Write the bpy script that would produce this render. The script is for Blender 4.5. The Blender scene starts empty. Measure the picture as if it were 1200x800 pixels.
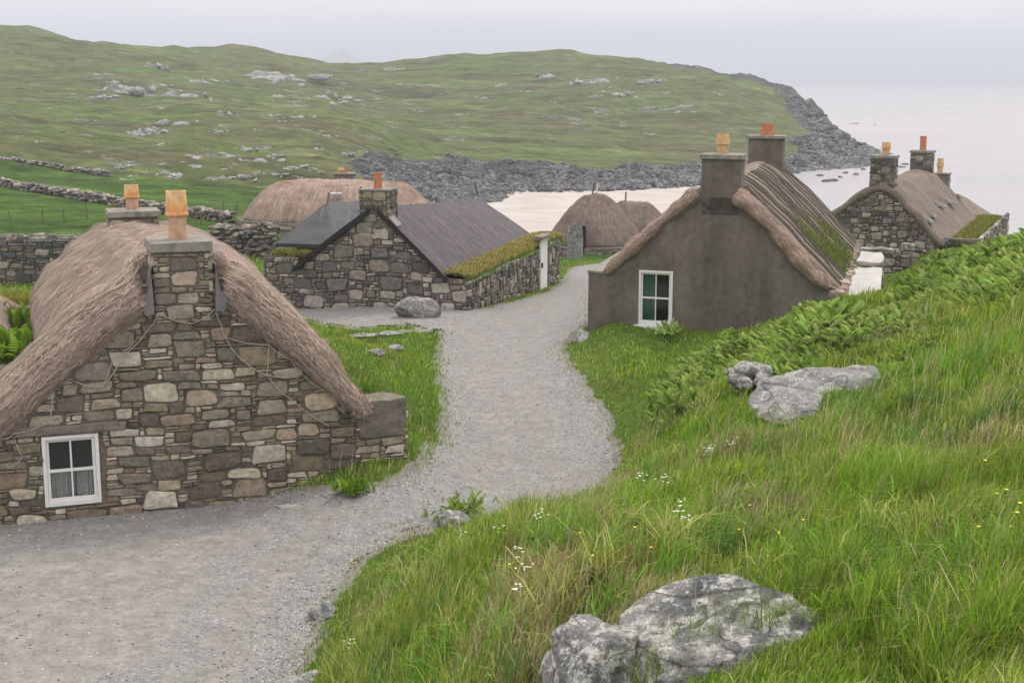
import bpy, bmesh, math, random
import numpy as np
from mathutils import Vector, Matrix, noise as mnoise

# ------------------------------------------------------------------ camera, world, sun, exposure
S = bpy.context.scene
C = S.collection
F_PX = 1650.0
PITCH = math.atan(307 / F_PX)
CP, SP = math.cos(PITCH), math.sin(PITCH)
cam_d = bpy.data.cameras.new('camera')
cam = bpy.data.objects.new('camera', cam_d)
C.objects.link(cam)
cam.location = (0, 0, 0)
cam.rotation_euler = (math.pi / 2 - PITCH, 0, 0)
cam_d.sensor_width = 36.0
cam_d.lens = 36.0 * F_PX / 1200.0
cam_d.clip_start = 0.05
cam_d.clip_end = 40000
S.camera = cam
S.render.resolution_x, S.render.resolution_y = 1024, 682

SUN_EL, SUN_AZ = math.radians(52), math.radians(35)     # azimuth from +Y towards +X
world = bpy.data.worlds.new('World')
S.world = world
world.use_nodes = True
wt = world.node_tree
wt.nodes.clear()
def wn(t, **k):
    n = wt.nodes.new(t)
    for a, b in k.items():
        setattr(n, a, b)
    return n
wl = wt.links.new
sky = wn('ShaderNodeTexSky', sky_type='NISHITA', sun_disc=False)
sky.sun_elevation = SUN_EL; sky.sun_rotation = SUN_AZ
sky.air_density = 1.0; sky.dust_density = 2.5; sky.ozone_density = 1.0
tc = wn('ShaderNodeTexCoord')
sep = wn('ShaderNodeSeparateXYZ'); wl(tc.outputs['Generated'], sep.inputs[0])
ramp = wn('ShaderNodeValToRGB')            # overcast: lavender at the horizon, white above, brightest at the zenith
cr = ramp.color_ramp
cr.elements[0].position = 0.0; cr.elements[0].color = (.55, .60, .72, 1)
cr.elements[1].position = 1.0; cr.elements[1].color = (1.0, .955, .90, 1)
for p, c in ((.010, (.58, .63, .74, 1)), (.028, (.74, .77, .85, 1)), (.05, (1.0, .98, 1.0, 1)), (.09, (1.0, .94, .95, 1)), (.3, (.97, .91, .88, 1))):
    e = cr.elements.new(p); e.color = c
absn = wn('ShaderNodeMath', operation='ABSOLUTE'); wl(sep.outputs[2], absn.inputs[0])
wl(absn.outputs[0], ramp.inputs[0])
mp = wn('ShaderNodeMapping'); mp.inputs['Scale'].default_value = (1.6, 1.6, 16)
wl(tc.outputs['Generated'], mp.inputs[0])
nz = wn('ShaderNodeTexNoise'); nz.inputs['Scale'].default_value = 1.6; nz.inputs['Detail'].default_value = 5
nz.inputs['Roughness'].default_value = .5; nz.inputs['Distortion'].default_value = .4
wl(mp.outputs[0], nz.inputs['Vector'])
mr = wn('ShaderNodeMapRange'); mr.inputs[1].default_value = .3; mr.inputs[2].default_value = .7
mr.inputs[3].default_value = .86; mr.inputs[4].default_value = 1.14
wl(nz.outputs['Fac'], mr.inputs[0])
zen = wn('ShaderNodeMapRange'); zen.inputs[1].default_value = .10; zen.inputs[2].default_value = .9
zen.inputs[3].default_value = 7.8; zen.inputs[4].default_value = 18.0
wl(absn.outputs[0], zen.inputs[0])
m1 = wn('ShaderNodeMath', operation='MULTIPLY'); wl(mr.outputs[0], m1.inputs[0]); wl(zen.outputs[0], m1.inputs[1])
vm = wn('ShaderNodeVectorMath', operation='SCALE'); wl(ramp.outputs[0], vm.inputs[0]); wl(m1.outputs[0], vm.inputs['Scale'])
mix = wn('ShaderNodeMix', data_type='RGBA'); mix.inputs[0].default_value = .90
wl(sky.outputs[0], mix.inputs[6]); wl(vm.outputs[0], mix.inputs[7])
bg = wn('ShaderNodeBackground'); bg.inputs['Strength'].default_value = .10
wl(mix.outputs[2], bg.inputs[0])
wo = wn('ShaderNodeOutputWorld'); wl(bg.outputs[0], wo.inputs[0])

sun_d = bpy.data.lights.new('sun', 'SUN')
sun_d.energy = 1.5; sun_d.angle = math.radians(14); sun_d.color = (1, .93, .83)
sun = bpy.data.objects.new('sun', sun_d); C.objects.link(sun)
sd_dir = Vector((math.sin(SUN_AZ) * math.cos(SUN_EL), math.cos(SUN_AZ) * math.cos(SUN_EL), math.sin(SUN_EL)))
sun.rotation_euler = sd_dir.to_track_quat('Z', 'Y').to_euler()
S.view_settings.view_transform = 'Standard'
S.view_settings.look = 'None'
S.view_settings.exposure = 0.40
S.view_settings.gamma = 1.0

# ------------------------------------------------------------------ maths helpers
def pt(px, py, Y):
    """world point seen at photo pixel (px, py) (1200x800) at forward distance Y"""
    a = (px - 600) / F_PX; b = (400 - py) / F_PX
    d = Vector((a, CP + b * SP, -SP + b * CP))
    return d * (Y / d.y)
def pz(px, Y, z):
    return Vector(((px - 600) / F_PX * (Y * CP - z * SP), Y, z))
def proj(x, y, z):
    w = y * CP - z * SP
    return 600 + F_PX * x / w, 400 - F_PX * (y * SP + z * CP) / w

def _h(ix, iy, seed):
    n = (ix.astype(np.int64) * 374761393 + iy.astype(np.int64) * 668265263 + seed * 1442695041) & 0x7fffffff
    n = (n ^ (n >> 13)) * 1274126177 & 0x7fffffff
    return ((n ^ (n >> 16)) & 0xffff) / 65535.0
def vn(x, y, seed=0):
    ix, iy = np.floor(x), np.floor(y)
    fx, fy = x - ix, y - iy
    fx = fx * fx * (3 - 2 * fx); fy = fy * fy * (3 - 2 * fy)
    a, b = _h(ix, iy, seed), _h(ix + 1, iy, seed)
    c, d = _h(ix, iy + 1, seed), _h(ix + 1, iy + 1, seed)
    return (a + (b - a) * fx) * (1 - fy) + (c + (d - c) * fx) * fy - .5
def fbm(x, y, seed=0, o=4):
    r = 0; a = 1
    for i in range(o):
        r = r + a * vn(x, y, seed + i * 17); a *= .5; x = x * 2.03 + 5.1; y = y * 2.03 + 1.7
    return r
def smooth(a, b, x):
    t = np.clip((x - a) / (b - a), 0, 1)
    return t * t * (3 - 2 * t)

# ------------------------------------------------------------------ mesh helpers
def mk(name, V, Fs, mats=None, parent=None, col=None, mi=None, smooth_=False, uv=None, attrs=None):
    """V (n,3) array, Fs = list of (m,k) int arrays or list of lists"""
    V = np.asarray(V, dtype=np.float64).reshape(-1, 3)
    me = bpy.data.meshes.new(name)
    if isinstance(Fs, np.ndarray): Fs = [Fs]
    if len(Fs) and isinstance(Fs[0], np.ndarray):
        loops = np.concatenate([f.reshape(-1) for f in Fs]).astype(np.int32)
        tot = np.concatenate([np.full(len(f), f.shape[1], dtype=np.int32) for f in Fs])
        start = np.concatenate([[0], np.cumsum(tot)[:-1]]).astype(np.int32)
        me.vertices.add(len(V)); me.vertices.foreach_set('co', V.astype(np.float32).reshape(-1))
        me.loops.add(len(loops)); me.loops.foreach_set('vertex_index', loops)
        me.polygons.add(len(tot)); me.polygons.foreach_set('loop_start', start)
        me.polygons.foreach_set('loop_total', tot)
        me.update(calc_edges=True)
    else:
        me.from_pydata([tuple(v) for v in V], [], [tuple(int(i) for i in f) for f in Fs]); me.update()
    if mats is not None:
        for m in (mats if isinstance(mats, (list, tuple)) else [mats]): me.materials.append(m)
    if mi is not None: me.polygons.foreach_set('material_index', np.asarray(mi, dtype=np.int32))
    if col is not None:
        c = np.ones((len(V), 4), dtype=np.float32); c[:, :3] = np.asarray(col)
        a = me.color_attributes.new('Col', 'FLOAT_COLOR', 'POINT'); a.data.foreach_set('color', c.reshape(-1))
    for k, v in (attrs or {}).items():
        a = me.attributes.new(k, 'FLOAT', 'POINT'); a.data.foreach_set('value', np.asarray(v, dtype=np.float32))
    if uv is not None:
        li = np.empty(len(me.loops), dtype=np.int32); me.loops.foreach_get('vertex_index', li)
        l = me.uv_layers.new(name='UVMap'); l.data.foreach_set('uv', np.asarray(uv, dtype=np.float32)[li].reshape(-1))
    if smooth_: me.polygons.foreach_set('use_smooth', np.ones(len(me.polygons), dtype=bool))
    ob = bpy.data.objects.new(name, me); C.objects.link(ob)
    if parent is not None:
        ob.parent = parent; ob.matrix_parent_inverse = Matrix.Translation(parent.location).inverted()
    return ob
def tag(o, label=None, cat=None, group=None, kind=None):
    if label: o['label'] = label
    if cat: o['category'] = cat
    if group: o['group'] = group
    if kind: o['kind'] = kind
    return o
def thing(name, loc, label, cat, group=None):
    o = bpy.data.objects.new(name, None); C.objects.link(o); o.location = loc
    o.empty_display_size = .3
    return tag(o, label, cat, group)

class MB:
    """collects quads/boxes/tubes/grids in world space into one mesh"""
    def __init__(s): s.V = []; s.F = []; s.n = 0; s.col = []; s.uv = []; s.mi = []
    def add(s, V, F, col=(1, 1, 1), uv=None, mi=0):
        V = np.asarray(V, dtype=float).reshape(-1, 3)
        s.V.append(V)
        for f in F: s.F.append([int(i) + s.n for i in f]); s.mi.append(mi)
        c = np.asarray(col, dtype=float)
        s.col.append(np.tile(c, (len(V), 1)) if c.ndim == 1 else c)
        s.uv.append(np.zeros((len(V), 2)) if uv is None else uv)
        s.n += len(V)
    def grid(s, G, col=(1, 1, 1), uv=None, mi=0, closed=False, flip=False):
        n, m = G.shape[:2]
        i = np.arange(n * m).reshape(n, m)
        if closed: i = np.concatenate([i, i[:, :1]], 1)
        q = np.stack([i[:-1, :-1], i[1:, :-1], i[1:, 1:], i[:-1, 1:]], -1).reshape(-1, 4)
        if flip: q = q[:, ::-1]
        s.add(G.reshape(-1, 3), q, col if np.ndim(col) == 1 else np.asarray(col).reshape(-1, 3), None if uv is None else uv.reshape(-1, 2), mi)
    def box(s, P, a0, a1, b0, b1, c0, c1, col=(1, 1, 1), mi=0, bev=0.0, jit=0.0):
        """box in any frame; P(a,b,c) maps to world"""
        bm = bmesh.new()
        bmesh.ops.create_cube(bm, size=1)
        for v in bm.verts:
            v.co = Vector((a0 + (v.co.x + .5) * (a1 - a0), b0 + (v.co.y + .5) * (b1 - b0), c0 + (v.co.z + .5) * (c1 - c0)))
        if bev: bmesh.ops.bevel(bm, geom=list(bm.edges), offset=bev, segments=2, affect='EDGES', profile=.6)
        if jit:
            bmesh.ops.subdivide_edges(bm, edges=list(bm.edges), cuts=2, use_grid_fill=True)
            for v in bm.verts: v.co += mnoise.noise_vector(v.co * 4 + Vector((a0 * 7, b0 * 3, 1))) * jit
        bm.verts.index_update()
        A = np.array([v.co[:] for v in bm.verts])
        Fc = [[v.index for v in f.verts] for f in bm.faces]
        bm.free()
        s.add(P(A[:, 0], A[:, 1], A[:, 2]), Fc, col, None, mi)
    def tube(s, pts, r, k=8, col=(1, 1, 1), mi=0, cap=True):
        pts = [Vector(p) for p in pts]; n = len(pts)
        rr = r if hasattr(r, '__len__') else [r] * n
        G = np.zeros((n, k, 3))
        up = Vector((0.02, .03, 1))
        for i, p in enumerate(pts):
            t = (pts[min(i + 1, n - 1)] - pts[max(i - 1, 0)]).normalized()
            x = t.cross(up)
            if x.length < .1: x = t.cross(Vector((0, 1, 0)))
            x.normalize(); y = x.cross(t)
            for j in range(k):
                a = 2 * math.pi * j / k
                G[i, j] = p + (x * math.cos(a) + y * math.sin(a)) * rr[i]
        s.grid(G, col, None, mi, closed=True, flip=True)
        if cap:
            b = s.n - n * k
            s.F.append([b + j for j in range(k)]); s.mi.append(mi)
            s.F.append([b + (n - 1) * k + j for j in range(k)][::-1]); s.mi.append(mi)
    def lathe(s, c, prof, k=20, cols=None, mi=0):
        G = np.zeros((len(prof), k, 3))
        for i, (r, z) in enumerate(prof):
            for j in range(k):
                a = 2 * math.pi * j / k
                G[i, j] = (c[0] + r * math.cos(a), c[1] + r * math.sin(a), c[2] + z)
        if cols is None: cc = (1, 1, 1)
        else: cc = np.repeat(np.array(cols)[:, None, :], k, 1)
        s.grid(G, cc, None, mi, closed=True)
    def build(s, name, mats, parent=None, smooth_=False):
        return mk(name, np.concatenate(s.V), s.F, mats, parent, np.concatenate(s.col), s.mi, smooth_, np.concatenate(s.uv))

def instance_arrays(tV, tF, pos, rotz, scl, tilt=None):
    """merge many copies of a template; scl (n,3)"""
    n = len(pos); V = tV[None] * scl[:, None, :]
    if tilt is not None:
        c, s_ = np.cos(tilt)[:, None], np.sin(tilt)[:, None]
        x, z = V[..., 0] * c + V[..., 2] * s_, -V[..., 0] * s_ + V[..., 2] * c
        V = np.stack([x, V[..., 1], z], -1)
    c, s_ = np.cos(rotz)[:, None], np.sin(rotz)[:, None]
    V = np.stack([V[..., 0] * c - V[..., 1] * s_, V[..., 0] * s_ + V[..., 1] * c, V[..., 2]], -1) + pos[:, None, :]
    Fo = tF[None] + (np.arange(n) * len(tV))[:, None, None]
    return V.reshape(-1, 3), Fo.reshape(-1, tF.shape[1])

# ------------------------------------------------------------------ materials
class Mat:
    def __init__(s, name):
        s.m = bpy.data.materials.new(name); s.m.use_nodes = True
        s.t = s.m.node_tree; s.b = s.t.nodes['Principled BSDF']; s.out = s.t.nodes['Material Output']
        s.b.inputs['Specular IOR Level'].default_value = .25
    def n(s, t, ins=None, **k):
        x = s.t.nodes.new(t)
        for a, b in k.items(): setattr(x, a, b)
        for a, b in (ins or {}).items():
            if isinstance(b, bpy.types.NodeSocket): s.t.links.new(b, x.inputs[a])
            else: x.inputs[a].default_value = b
        return x
    def lk(s, a, b): s.t.links.new(a, b)
    def coord(s, scale=(1, 1, 1), kind='Object'):
        if kind == 'UV': c = s.n('ShaderNodeUVMap', uv_map='UVMap').outputs[0]
        else: c = s.n('ShaderNodeNewGeometry').outputs['Position']
        return s.n('ShaderNodeMapping', {'Vector': c, 'Scale': scale}).outputs[0]
    def noise(s, sc, det=4, rough=.55, vec=None, dist=0):
        return s.n('ShaderNodeTexNoise', {'Vector': vec if vec is not None else s.coord(), 'Scale': sc, 'Detail': det, 'Roughness': rough, 'Distortion': dist}).outputs['Fac']
    def ramp(s, fac, stops):
        r = s.n('ShaderNodeValToRGB', {'Fac': fac}); e = r.color_ramp.elements
        def c4(c): return (c[0], c[1], c[2], 1) if hasattr(c, '__len__') else (c, c, c, 1)
        e[0].position, e[0].color = stops[0][0], c4(stops[0][1]); e[1].position, e[1].color = stops[-1][0], c4(stops[-1][1])
        for p, c in stops[1:-1]: x = e.new(p); x.color = c4(c)
        return r.outputs[0]
    def mix(s, f, a, b, mode='MIX'):
        m = s.n('ShaderNodeMix', data_type='RGBA', blend_type=mode)
        for i, v in ((0, f), (6, a), (7, b)):
            if isinstance(v, bpy.types.NodeSocket): s.lk(v, m.inputs[i])
            else: m.inputs[i].default_value = v if i == 0 else (*v, 1)
        return m.outputs[2]
    def attr(s, name, out='Color'): return s.n('ShaderNodeAttribute', attribute_name=name).outputs[out]
    def bump(s, h, st=.3, dist=.02, prev=None):
        i = {'Height': h, 'Strength': st, 'Distance': dist}
        if prev is not None: i['Normal'] = prev
        return s.n('ShaderNodeBump', i).outputs[0]
    def done(s, col, rough=.9, nrm=None, spec=None):
        for k, v in (('Base Color', col), ('Roughness', rough)):
            if isinstance(v, bpy.types.NodeSocket): s.lk(v, s.b.inputs[k])
            else: s.b.inputs[k].default_value = (*v, 1) if hasattr(v, '__len__') else v
        if nrm is not None: s.lk(nrm, s.b.inputs['Normal'])
        if spec is not None: s.b.inputs['Specular IOR Level'].default_value = spec
        return s.m

def m_stone():
    m = Mat('rubble_stone'); c = m.attr('Col')
    n1 = m.noise(9, 6, .65); n2 = m.noise(55, 3, .6); n3 = m.noise(2.3, 3)
    v = m.ramp(n1, [(.3, .62), (.7, 1.35)])
    a = m.mix(1.0, c, v, 'MULTIPLY')
    a = m.mix(m.ramp(n2, [(.56, 0), (.72, .42)]), a, (.46, .45, .40))
    a = m.mix(m.ramp(n3, [(.58, 0), (.75, .3)]), a, (.15, .145, .09))
    b = m.bump(n1, .55, .03); b = m.bump(n2, .4, .008, b)
    return m.done(a, .92, b)
def m_mortar():
    m = Mat('earth_joint'); n = m.noise(30, 4)
    return m.done(m.ramp(n, [(.3, (.08, .07, .056)), (.7, (.20, .175, .14))]), 1, m.bump(n, .5, .02))
def m_render():
    m = Mat('grey_cement_render'); g = m.n('ShaderNodeNewGeometry').outputs['Position']
    z = m.n('ShaderNodeSeparateXYZ', {'Vector': g}).outputs[2]
    n1 = m.noise(.9, 6, .6, dist=.5); n2 = m.noise(6, 6, .6); n3 = m.noise(130, 2, .5)
    n4 = m.noise(1.0, 5, .6, m.coord((2.2, 2.2, .35)))
    a = m.ramp(n1, [(.3, (.105, .092, .078)), (.5, (.135, .120, .103)), (.72, (.170, .153, .133))])
    a = m.mix(1, a, m.ramp(n2, [(.3, .78), (.7, 1.2)]), 'MULTIPLY')
    a = m.mix(1, a, m.ramp(n4, [(.34, .80), (.6, 1.08)]), 'MULTIPLY')
    a = m.mix(m.ramp(n3, [(.6, 0), (.75, .3)]), a, (.3, .28, .25))
    low = m.n('ShaderNodeMapRange', {0: z, 1: -6.2, 2: -5.4, 3: .55, 4: 0}).outputs[0]
    lw = m.n('ShaderNodeMath', {0: low, 1: n2}, operation='MULTIPLY').outputs[0]
    a = m.mix(lw, a, (.07, .075, .045))
    b = m.bump(n3, .5, .008); b = m.bump(n2, .3, .02, b)
    return m.done(a, .95, b)
def m_thatch(name, c0, c1, c2, streak=1.0, moss=0, rib=0):
    m = Mat(name)
    v1 = m.coord((70, 5, 1), 'UV'); v2 = m.coord((14, .9, 1), 'UV')
    n1 = m.noise(1, 5, .7, v1, .6); n2 = m.noise(1, 4, .6, v2, .5); n3 = m.noise(.8, 5, .6)
    a = m.ramp(n1, [(.28, c0), (.5, c1), (.74, c2)])
    a = m.mix(1, a, m.ramp(n2, [(.3, .66), (.68, 1.22)]), 'MULTIPLY')
    a = m.mix(1, a, m.ramp(n3, [(.3, .75), (.7, 1.2)]), 'MULTIPLY')
    if rib:
        ux = m.n('ShaderNodeSeparateXYZ', {'Vector': m.n('ShaderNodeUVMap', uv_map='UVMap').outputs[0]}).outputs[0]
        sn = m.n('ShaderNodeMath', {0: m.n('ShaderNodeMath', {0: m.n('ShaderNodeMath', {0: ux, 1: m.n('ShaderNodeMath', {0: n2, 1: .12}, operation='MULTIPLY').outputs[0]}, operation='ADD').outputs[0], 1: math.pi / rib}, operation='MULTIPLY').outputs[0]}, operation='SINE').outputs[0]
        ab = m.n('ShaderNodeMath', {0: sn}, operation='ABSOLUTE').outputs[0]
        a = m.mix(1, a, m.ramp(ab, [(.05, .40), (.42, .97), (.9, 1.15)]), 'MULTIPLY')
    if moss:
        a = m.mix(m.ramp(m.noise(1.6, 5, .7), [(.60 - moss, 0), (.74 - moss, .6)]), a, (.12, .13, .05))
    b = m.bump(n1, .8 * streak, .03); b = m.bump(n2, .5, .05, b)
    return m.done(a, .95, b)
def m_col(name, rough=.9, nsc=20, amt=.2, spec=.25, bump=.2):
    m = Mat(name); n = m.noise(nsc, 4)
    a = m.mix(1, m.attr('Col'), m.ramp(n, [(.3, 1 - amt), (.7, 1 + amt)]), 'MULTIPLY')
    return m.done(a, rough, m.bump(n, bump, .01), spec)
def m_plain(name, col, rough=.8, nsc=12, amt=.15, bump=.15, spec=.3, dirt=None, dist=.01):
    m = Mat(name); n = m.noise(nsc, 5, .6)
    a = m.mix(1, (*col,), m.ramp(n, [(.3, 1 - amt), (.7, 1 + amt)]), 'MULTIPLY')
    if dirt: a = m.mix(m.ramp(m.noise(nsc * .35, 5, .7), [(.48, 0), (.66, .8)]), a, dirt)
    return m.done(a, rough, m.bump(n, bump, dist), spec)
def m_leaf(name, tr=.25):
    m = Mat(name); c = m.attr('Col')
    m.done(c, .8, None, .04)
    t = m.n('ShaderNodeBsdfTranslucent', {'Color': m.mix(1, c, (1.1, 1.25, .6), 'MULTIPLY')})
    x = m.n('ShaderNodeMixShader', {0: tr, 1: m.b.outputs[0], 2: t.outputs[0]})
    m.lk(x.outputs[0], m.out.inputs[0]); return m.m
def m_rock(name, lich=.5, base=((.075, .08, .09), (.21, .21, .205)), warm=.3, sc=1.0):
    m = Mat(name)
    g = m.coord((sc, sc, sc))
    n1 = m.noise(2.2, 7, .65, g, .8); n2 = m.noise(11, 6, .7, g); n3 = m.noise(60, 3, .6, g); n4 = m.noise(4.3, 5, .7, g, 1.5)
    a = m.ramp(n1, [(.36, base[0]), (.62, base[1])])
    vk = m.noise(1.1, 2, .4, m.coord((sc, sc, sc * 2.6)), .5)
    ck = m.ramp(vk, [(.49, 0), (.5, .8), (.51, 0)])
    a = m.mix(m.ramp(n4, [(.55, 0), (.62, warm)]), a, (.26, .20, .17))
    a = m.mix(m.ramp(n2, [(.50, 0), (.60, lich)]), a, (.52, .52, .49))
    a = m.mix(m.ramp(m.noise(3.1, 6, .7, g, .3), [(.56, 0), (.63, lich)]), a, (.44, .44, .41))
    a = m.mix(m.ramp(m.noise(1.9, 6, .7, g, 2.2), [(.64, 0), (.68, warm * 1.6)]), a, (.16, .10, .03))
    a = m.mix(1, a, m.ramp(n3, [(.3, .62), (.7, 1.3)]), 'MULTIPLY')
    a = m.mix(ck, a, (.035, .033, .03))
    b = m.bump(n1, .6, .12 / sc); b = m.bump(n2, .7, .05 / sc, b); b = m.bump(n3, .6, .008 / sc, b)
    return m.done(a, .92, b)
def m_ground():
    m = Mat('turf_ground')
    n1 = m.noise(.35, 6, .65); n2 = m.noise(5, 5, .7); n3 = m.noise(40, 3, .7)
    a = m.ramp(n1, [(.3, (.075, .095, .028)), (.5, (.068, .130, .022)), (.7, (.115, .160, .036))])
    a = m.mix(1, a, m.ramp(n2, [(.3, .6), (.7, 1.35)]), 'MULTIPLY')
    a = m.mix(1, a, m.ramp(n3, [(.3, .6), (.7, 1.35)]), 'MULTIPLY')
    gr = m.ramp(n3, [(.3, (.13, .125, .115)), (.7, (.30, .29, .275))])
    f = m.n('ShaderNodeMath', {0: m.attr('gravel', 'Fac'), 1: m.n('ShaderNodeMath', {0: n2, 1: -.5}, operation='ADD').outputs[0]}, operation='ADD').outputs[0]
    a = m.mix(m.ramp(f, [(.42, 0), (.58, 1)]), a, gr)
    b = m.bump(n2, .8, .08); b = m.bump(n3, .6, .02, b)
    return m.done(a, .98, b, .04)
def m_hill():
    m = Mat('moor_and_rock')
    st = m.coord((.012, .055, .12)); p = m.coord((.05, .05, .05))
    n1 = m.noise(1, 7, .6, st, .5); n2 = m.noise(.35, 6, .6, p); n3 = m.noise(6, 6, .7, p); n4 = m.noise(1.4, 7, .7, m.coord((.035, .16, .3)), 1.2)
    a = m.ramp(n1, [(.3, (.085, .096, .040)), (.45, (.135, .145, .062)), (.56, (.100, .150, .042)), (.72, (.215, .235, .095))])
    a = m.mix(m.ramp(n2, [(.45, 0), (.65, .55)]), a, (.135, .120, .070))
    a = m.mix(m.attr('field', 'Fac'), a, m.ramp(n3, [(.3, (.048, .108, .016)), (.7, (.095, .170, .034))]))
    a = m.mix(1, a, m.ramp(n3, [(.3, .68), (.7, 1.3)]), 'MULTIPLY')
    n5 = m.noise(2.6, 6, .7, m.coord((.03, .2, .4)), 1.6)
    a = m.mix(1, a, m.ramp(m.noise(1.0, 6, .7, m.coord((.06, .2, .4)), .6), [(.3, .5), (.7, 1.5)]), 'MULTIPLY')
    a = m.mix(m.ramp(n4, [(.60, 0), (.635, .8)]), a, (.026, .030, .016))
    a = m.mix(m.ramp(n5, [(.62, 0), (.65, .6)]), a, (.030, .033, .018))
    rn = m.noise(7, 7, .75, p, .6); rs = m.noise(1.5, 7, .7, m.coord((.03, .10, .22)), .8)
    rock = m.ramp(rn, [(.3, (.028, .033, .040)), (.52, (.085, .088, .095)), (.72, (.27, .265, .26))])
    spots = m.ramp(rs, [(.605, 0), (.635, .8)])
    f0 = m.n('ShaderNodeMath', {0: m.attr('rock', 'Fac'), 1: m.n('ShaderNodeMath', {0: rn, 1: -.5}, operation='ADD').outputs[0]}, operation='ADD').outputs[0]
    spots = m.n('ShaderNodeMath', {0: spots, 1: m.n('ShaderNodeMath', {0: 1.0, 1: m.attr('field', 'Fac')}, operation='SUBTRACT').outputs[0]}, operation='MULTIPLY').outputs[0]
    a = m.mix(spots, a, m.mix(1, rock, (2.4, 2.35, 2.25), 'MULTIPLY'))
    a = m.mix(m.ramp(f0, [(.42, 0), (.55, 1)]), a, rock)
    wf = m.n('ShaderNodeMath', {0: m.attr('wet', 'Fac'), 1: m.n('ShaderNodeMath', {0: rn, 1: -.5}, operation='ADD').outputs[0]}, operation='ADD').outputs[0]
    dark = m.ramp(m.noise(14, 5, .7, p), [(.35, (.028, .032, .038)), (.6, (.075, .078, .085)), (.72, (.16, .13, .04))])
    a = m.mix(m.ramp(wf, [(.4, 0), (.6, 1)]), a, dark)
    a = m.mix(m.attr('sand', 'Fac'), a, m.ramp(m.noise(3, 5, .5, p), [(.3, (.36, .325, .305)), (.5, (.41, .375, .355)), (.7, (.46, .425, .405))]))
    inv = m.n('ShaderNodeMath', {0: 1.0, 1: m.attr('sand', 'Fac')}, operation='SUBTRACT').outputs[0]
    b = m.n('ShaderNodeBump', {'Height': rn, 'Strength': m.n('ShaderNodeMath', {0: inv, 1: .8}, operation='MULTIPLY').outputs[0], 'Distance': 3.0}).outputs[0]
    b = m.bump(n3, .4, 1.2, b)
    return m.done(a, .97, b, .08)
def m_gravel():
    m = Mat('gravel_path')
    big = m.noise(.55, 5, .6, dist=.6); mid = m.noise(4, 5, .65)
    vo = m.n('ShaderNodeTexVoronoi', {'Vector': m.coord(), 'Scale': 42, 'Randomness': 1.0})
    vs = m.n('ShaderNodeTexVoronoi', {'Vector': m.coord(), 'Scale': 95, 'Randomness': 1.0})
    vc = m.n('ShaderNodeSeparateColor', {'Color': vo.outputs['Color']}).outputs[0]
    v2 = m.n('ShaderNodeSeparateColor', {'Color': vs.outputs['Color']}).outputs[1]
    a = m.ramp(vc, [(0, (.08, .085, .092)), (.45, (.18, .184, .190)), (.8, (.27, .27, .27)), (1, (.50, .49, .48))])
    a2 = m.ramp(v2, [(0, (.085, .082, .078)), (.5, (.20, .195, .18)), (1, (.40, .385, .36))])
    packed = m.ramp(mid, [(.3, (.20, .193, .180)), (.7, (.26, .253, .240))])
    a = m.mix(.5, a, a2)
    ed = m.n('ShaderNodeMath', {0: m.attr('edge', 'Fac'), 1: m.n('ShaderNodeMath', {0: big, 1: 2.2}, operation='MULTIPLY').outputs[0]}, operation='ADD').outputs[0]
    f = m.ramp(m.n('ShaderNodeMapRange', {0: ed, 1: 1.2, 2: 3.2}).outputs[0], [(.0, .0), (.32, .5), (.5, 1.0), (.72, .15), (1, .9)])
    a = m.mix(f, a, packed)
    vl = m.n('ShaderNodeTexVoronoi', {'Vector': m.coord(), 'Scale': 18, 'Randomness': 1.0}); vlc = m.n('ShaderNodeSeparateColor', {'Color': vl.outputs['Color']}).outputs[2]
    a = m.mix(1, a, (.90, .91, .92), 'MULTIPLY')
    a = m.mix(1, a, m.ramp(vlc, [(0, .88), (.5, 1.0), (1, 1.14)]), 'MULTIPLY')
    a = m.mix(1, a, m.ramp(mid, [(.3, .90), (.7, 1.1)]), 'MULTIPLY')
    a = m.mix(m.ramp(m.noise(1.1, 5, .65, dist=1.0), [(.5, 0), (.72, .3)]), a, (.15, .147, .14))
    b = m.bump(vo.outputs['Distance'], .6, .012); b = m.bump(vs.outputs['Distance'], .5, .006, b); b = m.bump(mid, .3, .05, b)
    return m.done(a, .92, b)
def m_sea():
    m = Mat('calm_sea'); 
    n1 = m.noise(1, 5, .55, m.coord((.02, .06, 1))); n2 = m.noise(1, 4, .6, m.coord((.8, 2.2, 1))); n3 = m.noise(1, 4, .5, m.coord((.0012, .006, 1)), .5)
    b = m.bump(n1, .14, 1.0); b = m.bump(n2, .18, .06, b)
    m.b.inputs['IOR'].default_value = 1.33
    return m.done(m.ramp(n3, [(.35, (.25, .25, .275)), (.65, (.31, .30, .315))]), m.ramp(n3, [(.3, .22), (.7, .34)]), b, .5)
def m_slate():
    m = Mat('dark_felt_roof')
    w = m.noise(1, 3, .5, m.coord((9, .35, 1), 'UV')); n = m.noise(3, 6, .65); n2 = m.noise(40, 3)
    a = m.ramp(n, [(.3, (.038, .034, .040)), (.7, (.092, .079, .088))])
    a = m.mix(1, a, m.ramp(w, [(.35, .6), (.62, 1.3)]), 'MULTIPLY')
    a = m.mix(m.ramp(m.noise(1, 6, .7, m.coord((3, .8, 1), 'UV')), [(.6, 0), (.75, .4)]), a, (.17, .15, .14))
    b = m.bump(w, .5, .03); b = m.bump(n2, .3, .006, b)
    return m.done(a, .75, b, .3)
def m_glass():
    m = Mat('window_glass')
    m.b.inputs['Transmission Weight'].default_value = 1.0
    m.b.inputs['IOR'].default_value = 1.45
    return m.done((.92, .96, .95), .03, None, .5)
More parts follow.
